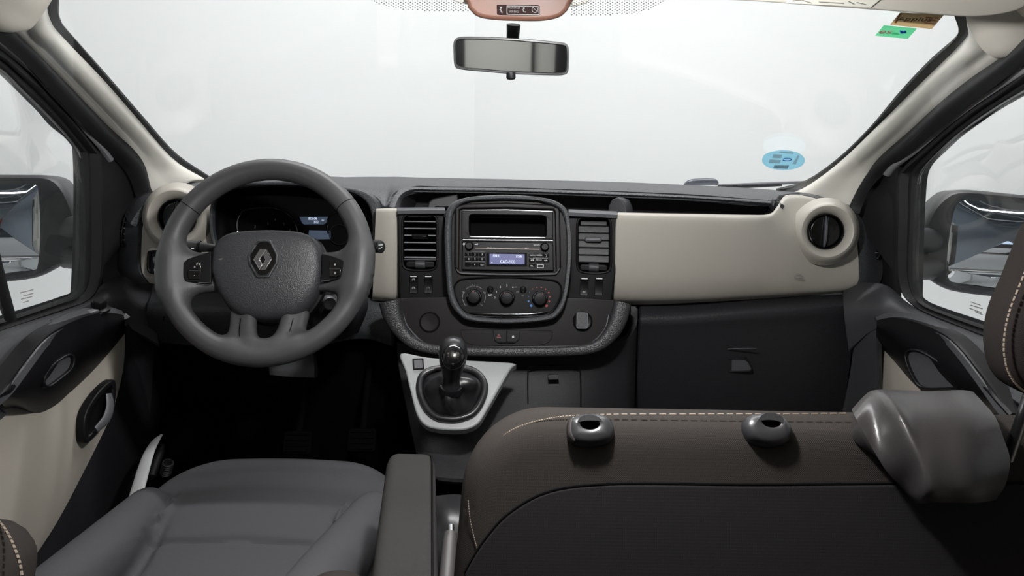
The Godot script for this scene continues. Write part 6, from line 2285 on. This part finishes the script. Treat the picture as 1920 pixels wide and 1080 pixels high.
func bench() -> void:
	var s := thing("bench_seat", "charcoal fabric passenger bench backrest in the foreground, seen from behind", "seat", Vector3(0.42, 0.1, -0.8))
	# plane of the back: it leans towards the camera at the top
	var o := P(1300, 776, 0.745)
	var n := Vector3(0, 0.30, 0.95).normalized()
	var fr := frame(o, n)
	var le := on(fr, 872, 950).x
	var ri := 0.875 - o.x
	var hx := (ri - le) / 2
	var mx := (ri + le) / 2
	var H := 0.62
	var inv := fr.affine_inverse()
	var arc := pp(fr, [[870, 1075], [893, 1035], [912, 1008], [940, 975], [975, 948], [1015, 927], [1060, 915], [1120, 909], [1200, 907], [1400, 909], [1560, 908], [1800, 906], [2300, 906], [2900, 906]])
	var f := func(p: Vector3) -> float:
		var rc := 0.085 if p.x < mx else 0.05
		var r2 := sd_rr(p.x - mx + 0.035 * clampf((p.y + 0.0) / 0.3, -1.0, 0.0) * (1.0 if p.x < mx else 0.0) * -0.6, p.y + H / 2, hx, H / 2, rc)
		var d := extr(r2, p.z + 0.052, 0.052, 0.035)
		return d
	var b := sdf(f, Vector3(mx - hx - 0.03, -H - 0.03, -0.12), Vector3(mx + hx + 0.03, 0.03, 0.03), 0.0095)
	for i in b.v.size():
		b.v[i] = fr * b.v[i]
	part(s, "backrest", b, M.fabric_brown)
	# hard lower panel set into the back, its upper edge an arc
	b = MB.new()
	var low := PackedVector2Array()
	for p in arc:
		low.append(Vector2(minf(p.x, ri - 0.03), p.y))
	var clean := PackedVector2Array()
	for p in curve_2(low, 60):
		if clean.is_empty() or clean[-1].distance_to(p) > 0.002:
			clean.append(p)
	clean.append(Vector2(ri - 0.03, -H + 0.04))
	clean.append(Vector2(clean[0].x, -H + 0.04))
	prism(b, fr, clean, -0.03, 0.0035, 0.003)
	part(s, "back_panel", b, M.backpanel)
	b = MB.new()
	var ed := PackedVector3Array()
	for p in curve_2(low, 60):
		ed.append(fr * Vector3(p.x, p.y + 0.001, 0.0022))
	tube(b, ed, 0.0013, 6)
	part(s, "panel_piping", b, M.void)
	# thread along the top edge and down the left shoulder
	b = MB.new()
	var tl := PackedVector3Array()
	for p in [[893, 905], [903, 872], [925, 838], [955, 811], [990, 796], [1030, 786.5], [1070, 781.5], [1150, 778.5], [1300, 778], [1450, 777.5], [1600, 776.5]]:
		tl.append(off(fr, p[0], p[1], -0.010).origin)
	stitches(b, tl, 84, 0.0008)
	part(s, "stitching", b, M.stitch, "stuff")
	b = MB.new()
	stitches(b, PackedVector3Array([off(fr, 877, 940, -0.006).origin, off(fr, 881, 975, -0.004).origin, off(fr, 889, 1010, -0.002).origin, off(fr, 897, 1035, 0.0).origin]), 22, 0.0005)
	part(s, "side_stitching", b, M.stitch, "stuff")
	b = MB.new()
	box(b, Vector3(0.425, 0.335, -1.01), Vector3(0.88, 0.19, 0.48), 0.05)
	part(s, "cushion", b, M.fabric)
	b = MB.new()
	box(b, Vector3(0.425, 0.14, -0.98), Vector3(0.80, 0.20, 0.40), 0.02)
	part(s, "base", b, M.carpet)
	# headrest guides
	for k in 2:
		var gx: float = [1105.0, 1441.0][k]
		var gf := frame(off(fr, gx, 800, 0.003).origin, Vector3(0, 0.62, 0.78))
		var go := pp(gf, [[1063, 800], [1066, 786], [1078, 778], [1100, 774], [1130, 776], [1146, 786], [1153, 803], [1150, 820], [1138, 831], [1105, 836], [1078, 832], [1066, 820]] if k == 0 else [[1394, 798], [1400, 782], [1416, 775], [1440, 773], [1464, 778], [1480, 790], [1488, 808], [1484, 824], [1468, 833], [1440, 836], [1412, 828], [1400, 816]])
		var gr := resample(ccw(closed2(go, 4)), 48)
		var hole := PackedVector2Array()
		var hc := on(gf, [1105, 1444][k], [797, 793][k])
		var a0 := gr[0]
		for i in 48:
			hole.append(hc + Vector2(cos(TAU * i / 48.0) * 0.0104, sin(TAU * i / 48.0) * 0.0064))
		hole = resample(ccw(hole), 48)
		var rs := [lift(gf, gr, -0.022), lift(gf, gr, -0.006)]
		for q in 4:
			var a := (q + 1) * PI / 8
			rs.append(lift(gf, inset(gr, 0.010 * (1 - cos(a))), -0.006 + 0.012 * sin(a)))
		rs.append(lift(gf, inset(hole, -0.003), 0.0065))
		rs.append(lift(gf, hole, 0.005))
		rs.append(lift(gf, hole, -0.010))
		b = MB.new()
		loft(b, rs, false, true)
		var gd := part(s, "headrest_guide", b, flat(Color8(36, 36, 38), 0.36))
		b = MB.new()
		prism(b, gf, hole, -0.012, -0.004)
		part(gd, "bore", b, M.void)
		if k == 0:
			b = MB.new()
			prism(b, gf, closed2(pp(gf, [[1066, 820], [1063, 803], [1067, 787], [1077, 780], [1078, 800], [1079, 830]]), 3), -0.01, 0.0035, 0.003)
			part(gd, "release_button", b, flat(Color8(40, 36, 36), 0.35))
	# saddle-shaped head restraint hooked over the back
	var hr := thing("headrest", "hard black saddle-shaped headrest hooked over the top of the bench back", "headrest", P(1745, 945, 0.72))
	# profile across depth (side view): over the top and down the back; lofted from the left end to the right end
	b = MB.new()
	var cols := [[[1596, 768, 0.775], [1620, 742, 0.80], [1640, 731, 0.80], [1690, 731, 0.80], [1740, 733, 0.80], [1800, 731, 0.80], [1825, 734, 0.80]],
		[[1606, 790, 0.735], [1630, 752, 0.765], [1656, 736, 0.765], [1700, 742, 0.77], [1750, 745, 0.772], [1800, 740, 0.77], [1842, 752, 0.765]],
		[[1640, 850, 0.715], [1655, 810, 0.722], [1680, 770, 0.715], [1712, 778, 0.715], [1760, 780, 0.715], [1815, 778, 0.715], [1868, 782, 0.722]],
		[[1662, 885, 0.708], [1680, 858, 0.702], [1704, 828, 0.688], [1728, 830, 0.685], [1770, 830, 0.685], [1825, 828, 0.685], [1884, 822, 0.70]],
		[[1690, 915, 0.705], [1705, 900, 0.695], [1722, 882, 0.675], [1740, 880, 0.668], [1776, 879, 0.668], [1830, 879, 0.668], [1896, 862, 0.688]],
		[[1705, 934, 0.706], [1716, 930, 0.69], [1728, 924, 0.67], [1744, 922, 0.662], [1780, 921, 0.662], [1834, 920, 0.662], [1888, 906, 0.68]],
		[[1716, 944, 0.71], [1724, 944, 0.69], [1734, 944, 0.676], [1750, 943, 0.668], [1784, 943, 0.668], [1836, 943, 0.668], [1868, 938, 0.684]]]
	var rows := []
	for c in cols:
		rows.append(pts(c))
	patch(b, rows, 26, 30, 0.016, 0.006)
	part(hr, "shell", b, M.shell)
	# upholstered headrest of the outer seat, nearer the camera at the right edge
	var hq := thing("headrest", "dark upholstered headrest with pale stitching at the right edge", "headrest", P(1930, 745, 0.62))
	var hf := frame(P(2010, 600, 0.66), Vector3(-0.05, 0.12, 1))
	var ho := pp(hf, [[1955, 425], [1936, 470], [1914, 525], [1894, 570], [1883, 610], [1880, 650], [1886, 690], [1900, 718], [1922, 738], [1955, 748], [2030, 752], [2150, 752], [2220, 740], [2230, 600], [2210, 460], [2150, 400], [2030, 392], [1980, 396]])
	var hs := resample(ccw(closed2(ho, 4)), 80)
	b = MB.new()
	b.crease = 60.0
	var rg := []
	for q in [[0.03, -0.055], [0.012, -0.05], [0.002, -0.035], [0.0, -0.01], [0.003, 0.004], [0.010, 0.013], [0.022, 0.019], [0.05, 0.024]]:
		rg.append(lift(hf, inset(hs, q[0]), q[1]))
	loft(b, rg)
	part(hq, "pad", b, M.fabric_dark)
	b = MB.new()
	var sl := PackedVector3Array()
	for p in [[1928, 470], [1909, 520], [1888, 572], [1878, 610], [1874, 650], [1880, 688], [1894, 714], [1914, 732], [1941, 742]]:
		sl.append(off(hf, p[0], p[1], 0.007).origin)
	stitches(b, sl, 34, 0.0011)
	part(hq, "stitching", b, M.stitch, "stuff")
	for x in [0.01, 0.12]:
		b = MB.new()
		tube(b, PackedVector3Array([hf * Vector3(x, -0.03, -0.045), hf * Vector3(x, -0.16, -0.09)]), 0.006, 12)
		part(hq, "post", b, M.chrome_dull)

func curve_2(a: PackedVector2Array, n: int) -> PackedVector2Array:
	var o := PackedVector2Array()
	for i in n + 1:
		o.append(along(a, float(i) / n))
	return o

# ---- roof things --------------------------------------------------------------------------
func roof_things() -> void:
	var m := thing("rear_view_mirror", "small black interior mirror hanging under the roof console at the windscreen", "mirror", P(958, 148, 1.12))
	var fr := frame(P(958, 105, 1.12), Vector3(0.02, -0.08, 1), Vector3(0.0, 1, 0))
	var o := resample(ccw(closed2(pp(fr, [[850, 100], [850, 80], [856, 71], [870, 68.5], [910, 69], [960, 71], [1010, 75], [1050, 79], [1062, 82], [1067, 92], [1067, 120], [1065, 136], [1056, 141], [1030, 141.5], [960, 139], [900, 134], [862, 130], [852, 123]]), 4)), 96)
	var b := MB.new()
	loft(b, [lift(fr, inset(o, 0.0042), -0.001), lift(fr, inset(o, 0.003), 0.002), lift(fr, inset(o, 0.001), 0.002), lift(fr, o, -0.001), lift(fr, o, -0.012), lift(fr, inset(o, 0.006), -0.022), lift(fr, inset(o, 0.016), -0.028), lift(fr, inset(o, 0.016), -0.024), lift(fr, inset(o, 0.006), -0.012)], false, true)
	part(m, "housing", b, flat(Color8(26, 27, 29), 0.3))
	b = MB.new()
	prism(b, fr, inset(o, 0.0036), -0.006, -0.001, 0.0005)
	part(m, "mirror_glass", b, flat(Color8(190, 192, 190), 0.03, 1.0))
	b = MB.new()
	sweep(b, curve3(pts([[961, 76, 1.14], [962, 62, 1.135], [963, 46, 1.13]]), 8), ngon(0.0095, 0.006, 16), Vector3(0, 0, 1), [0.95, 1.0, 1.08])
	part(m, "stem", b, flat(Color8(24, 25, 27), 0.2))
	b = MB.new()
	sweep(b, pts([[958, 136, 1.115], [958, 146, 1.115], [958, 148, 1.116]]), ngon(0.0065, 0.003, 14), Vector3(0, 0, 1), [1.0, 1.05, 0.9])
	part(m, "dip_tab", b, M.black)

	var c := thing("roof_console", "beige roof console with a warning-lamp plate above the interior mirror", "roof console", P(970, 20, 0.98))
	var cf := frame(P(970, 12, 0.985), Vector3(0, -0.18, 1))
	b = MB.new()
	prism(b, cf, closed2(pp(cf, [[874, -40], [876, 8], [884, 22], [897, 32], [925, 37.5], [970, 39.5], [1015, 39.5], [1045, 34], [1060, 24], [1068, 10], [1076, -40]]), 4), -0.045, 0.004, 0.006)
	part(c, "panel", b, flat(Color8(98, 68, 56), 0.45))
	b = MB.new()
	prism(b, cf, closed2(pp(cf, [[838, -60], [842, -8], [860, 6], [900, 11], [970, 14], [1050, 14], [1092, 10], [1110, -6], [1116, -60]]), 4), -0.06, -0.010, 0.004)
	part(c, "housing", b, M.pillar)
	plate(c, "lamp_plate", cf, [[931.5, 9], [934, 8.5], [1008, 9.5], [1012, 11], [1012, 28], [1008, 29], [936, 28], [932, 26.5]], 0.002, 0.0052, 0.001, flat(Color8(34, 19, 19), 0.6, 0.0, 0.2))
	b = MB.new()
	var pl := pp(cf, [[950, 10], [1011, 11], [1011, 28], [950, 27]])
	ringplate(b, cf, pl, inset(pl, 0.0008), 0.004, 0.0058, 0.0, 40)
	part(c, "plate_line", b, M.print_dim)
	txt(c, "PASSENGER", off(cf, 963.5, 14.3, 0.0052), 0.0021, M.print_dim, 0.95)
	txt(c, "AIR BAG", off(cf, 963.5, 21.5, 0.0052), 0.0021, M.print_dim, 0.95)
	b = MB.new()
	for q in [[939.5, 14.0, 0.0012], [1003, 17.5, 0.0]]:
		if q[2] > 0:
			lathe(b, off(cf, q[0], q[1], 0.0052), [[0.0, 0.0], [q[2], 0.0], [q[2], 0.0004], [0.0, 0.0004]], 12)
	tube(b, PackedVector3Array([off(cf, 939, 16, 0.0053).origin, off(cf, 939.5, 21, 0.0053).origin, off(cf, 942, 24, 0.0053).origin]), 0.0006, 5)
	tube(b, PackedVector3Array([off(cf, 937, 17, 0.0053).origin, off(cf, 942, 22, 0.0053).origin]), 0.0004, 5)
	lathe(b, off(cf, 1003, 17.5, 0.0052), [[0.0034, 0.0], [0.0034, 0.0004], [0.004, 0.0004], [0.004, 0.0], [0.0034, 0.0]], 24)
	tube(b, PackedVector3Array([off(cf, 999.5, 14, 0.0053).origin, off(cf, 1006.5, 21, 0.0053).origin]), 0.0004, 5)
	lathe(b, off(cf, 982, 15, 0.0052), [[0.0, 0.0], [0.0012, 0.0], [0.0012, 0.0004], [0.0, 0.0004]], 12)
	tube(b, PackedVector3Array([off(cf, 980, 17, 0.0053).origin, off(cf, 982, 22, 0.0053).origin, off(cf, 986, 22, 0.0053).origin]), 0.0006, 5)
	part(c, "warning_symbols", b, M.print_dim)

	# sun visor folded up on the passenger's side
	var v := thing("sun_visor", "grey passenger sun visor folded against the roof with a pale notice on it", "sun visor", P(1600, 20, 0.9))
	var vf := frame(P(1560, 5, 0.90), Vector3(0, -0.80, 0.60))
	var vo := closed2(pp(vf, [[1250, -8], [1265, 0], [1400, 6], [1520, 14.5], [1687, 26.5], [1780, 34], [1830, 35.5], [1880, 30], [1925, 15], [1960, -20], [1960, -110], [1900, -140], [1500, -170], [1260, -160], [1235, -80]]), 4)
	b = MB.new()
	prism(b, vf, vo, -0.018, 0.0, 0.006)
	part(v, "body", b, M.headliner)
	plate(v, "notice", vf, [[1465, -14], [1655, -6], [1632, 13], [1476, 5]], -0.001, 0.0008, 0.0, flat(Color8(214, 212, 200), 0.6))
	b = MB.new()
	for q in [[1485, 0, 1502, -2], [1504, -1, 1520, 4], [1535, 2, 1580, 4.5], [1590, 1, 1600, 6], [1606, 3, 1622, 7]]:
		tube(b, PackedVector3Array([off(vf, q[0], q[1], 0.001).origin, off(vf, q[2], q[3], 0.001).origin]), 0.0006, 4)
	part(v, "notice_print", b, M.print_dim)
	plate(v, "notice_band", vf, [[1560, -10], [1655, -6], [1652, -2], [1560, -6]], 0.0, 0.0012, 0.0, flat(Color8(196, 176, 110), 0.6))

func paper(c: Color) -> StandardMaterial3D:
	var m := flat(c, 0.6, 0.0, 0.2)
	m.backlight_enabled = true
	var most := maxf(c.r, maxf(c.g, c.b))
	m.backlight = Color(c.r / most, c.g / most, c.b / most)
	return m

# ---- stickers and the wiper ---------------------------------------------------------------
func glass_at(x: float, y: float) -> Vector3:
	var d := 1.5
	for i in 40:
		var p := P(x, y, d)
		var v := (p.y - 0.965) / 0.35
		var u := p.x / lerpf(0.80, 0.645, v)
		d = lerpf(d, -(lerpf(-1.96, -0.97, v) + u * u * lerpf(0.18, 0.07, v)), 0.6)
	return P(x, y, d)

func glass_frame(x: float, y: float) -> Transform3D:
	var a := glass_at(x, y)
	var n := (glass_at(x, y - 10) - a).cross(glass_at(x + 10, y) - a).normalized()
	if n.dot(eye - a) < 0:
		n = -n
	return frame(a + n * 0.008, n)

func stickers() -> void:
	var s := thing("windscreen_sticker", "light blue oval inspection sticker low on the passenger side of the windscreen", "sticker", glass_at(1469, 318))
	var fr := glass_frame(1469, 300)
	plate(s, "paper", fr, [[1429, 299], [1434, 290], [1450, 284], [1472, 282], [1494, 286], [1506, 294], [1509, 302], [1503, 311], [1488, 317], [1468, 319], [1446, 316], [1432, 308]], -0.0006, 0.0, 0.0, paper(Color8(186, 219, 229)), 4)
	for q in [[[1450.5, 289], [1467, 289.5], [1465, 297], [1448.5, 296]], [[1443, 298.5], [1464, 300], [1462, 306.5], [1441, 305]], [[1496, 291], [1499, 291.5], [1492, 308], [1485.5, 307.5]], [[1461, 283.5], [1488, 285.5], [1487, 288], [1460, 286]]]:
		plate(s, "white_field", fr, q, 0.0, 0.0004, 0.0, paper(Color8(222, 230, 232)))
	plate(s, "code_strip", fr, [[1452, 309.8], [1479, 310.2], [1477, 316.4], [1450, 315.2]], 0.0, 0.0005, 0.0, paper(Color8(128, 130, 132)))
	var b := MB.new()
	arcs(b, fr, 1475.5, 298.5, 0.0085, -155, 140, 0.0009, 0.0005)
	part(s, "letter_ring", b, paper(Color8(60, 90, 150)))
	s = thing("windscreen_sticker", "brown inspection sticker half behind the sun visor at the top of the windscreen", "sticker", glass_at(1715, 52))
	fr = glass_frame(1712, 40)
	plate(s, "paper", fr, [[1688, 24], [1770, 28], [1747, 54.5], [1669, 46.5]], -0.0006, 0.0, 0.0, paper(Color8(182, 168, 142)))
	plate(s, "border", fr, [[1687, 25], [1690, 25], [1681, 43], [1677, 42.5]], 0.0, 0.0004, 0.0, paper(Color8(84, 74, 66)))
	txt(s, "Applus", Transform3D(fr.basis * Basis(Vector3.BACK, deg_to_rad(-4)), off(fr, 1716, 36, 0.0003).origin), 0.0085, flat(Color8(58, 48, 42), 0.6), 1.15)
	b = MB.new()
	for q in [[1698, 40, 1708, 41], [1736, 32, 1760, 34], [1734, 37, 1756, 39], [1732, 42, 1750, 44]]:
		tube(b, PackedVector3Array([off(fr, q[0], q[1], 0.0002).origin, off(fr, q[2], q[3], 0.0002).origin]), 0.0006, 4)
	part(s, "fine_print", b, paper(Color8(140, 104, 84)))
	s = thing("windscreen_sticker", "green sticker with pink letters below the brown one on the windscreen", "sticker", glass_at(1680, 72))
	fr = glass_frame(1680, 60)
	plate(s, "paper", fr, [[1657, 48], [1719, 54], [1702, 73], [1641, 67]], -0.0006, 0.0, 0.0, paper(Color8(142, 210, 178)))
	txt(s, "es", Transform3D(fr.basis * Basis(Vector3.BACK, deg_to_rad(-4)), off(fr, 1661, 59.5, 0.0003).origin), 0.0105, paper(Color8(214, 130, 150)), 1.2)
	b = MB.new()
	for q in [[1688, 57, 1691, 61], [1692, 57.5, 1693, 61.5], [1696, 57.5, 1698, 60], [1688, 61, 1699, 60]]:
		tube(b, PackedVector3Array([off(fr, q[0], q[1], 0.0002).origin, off(fr, q[2], q[3], 0.0002).origin]), 0.0012, 4)
	part(s, "blue_mark", b, paper(Color8(44, 90, 170)))
	b = MB.new()
	for q in [[1672, 63, 1686, 64], [1672, 61, 1684, 62]]:
		tube(b, PackedVector3Array([off(fr, q[0], q[1], 0.0002).origin, off(fr, q[2], q[3], 0.0002).origin]), 0.0005, 4)
	part(s, "fine_print", b, paper(Color8(60, 130, 100)))
	# wiper parked outside at the foot of the windscreen
	var w := thing("wiper", "windscreen wiper parked outside at the foot of the glass", "wiper", P(1400, 352, 1.97))
	b = MB.new()
	sweep(b, curve3(pts([[1346, 348, 1.985], [1400, 346, 1.975], [1460, 343.5, 1.955], [1508, 341.5, 1.93]]), 20), ngon(0.006, 0.0042, 10), Vector3.UP, [0.9, 1.0, 1.0, 0.9])
	part(w, "blade", b, flat(Color8(70, 72, 76), 0.4))
	b = MB.new()
	sweep(b, curve3(pts([[1344, 351, 1.98], [1400, 350.5, 1.97], [1466, 347, 1.95]]), 14), ngon(0.003, 0.003, 8), Vector3.UP)
	part(w, "arm", b, M.black)
	for q in [[1378, 348], [1403, 348.5]]:
		b = MB.new()
		box(b, P(q[0], q[1], 1.975), Vector3(0.010, 0.006, 0.01), 0.002)
		part(w, "clip", b, M.black)
	b = MB.new()
	sweep(b, curve3(pts([[1283, 347, 1.99], [1297, 342, 1.99], [1336, 341, 1.985], [1345, 345, 1.985]]), 12), ngon(0.012, 0.009, 12), Vector3.UP, [0.4, 1.0, 1.0, 0.6])
	part(w, "pivot_cap", b, flat(Color8(70, 74, 84), 0.35))
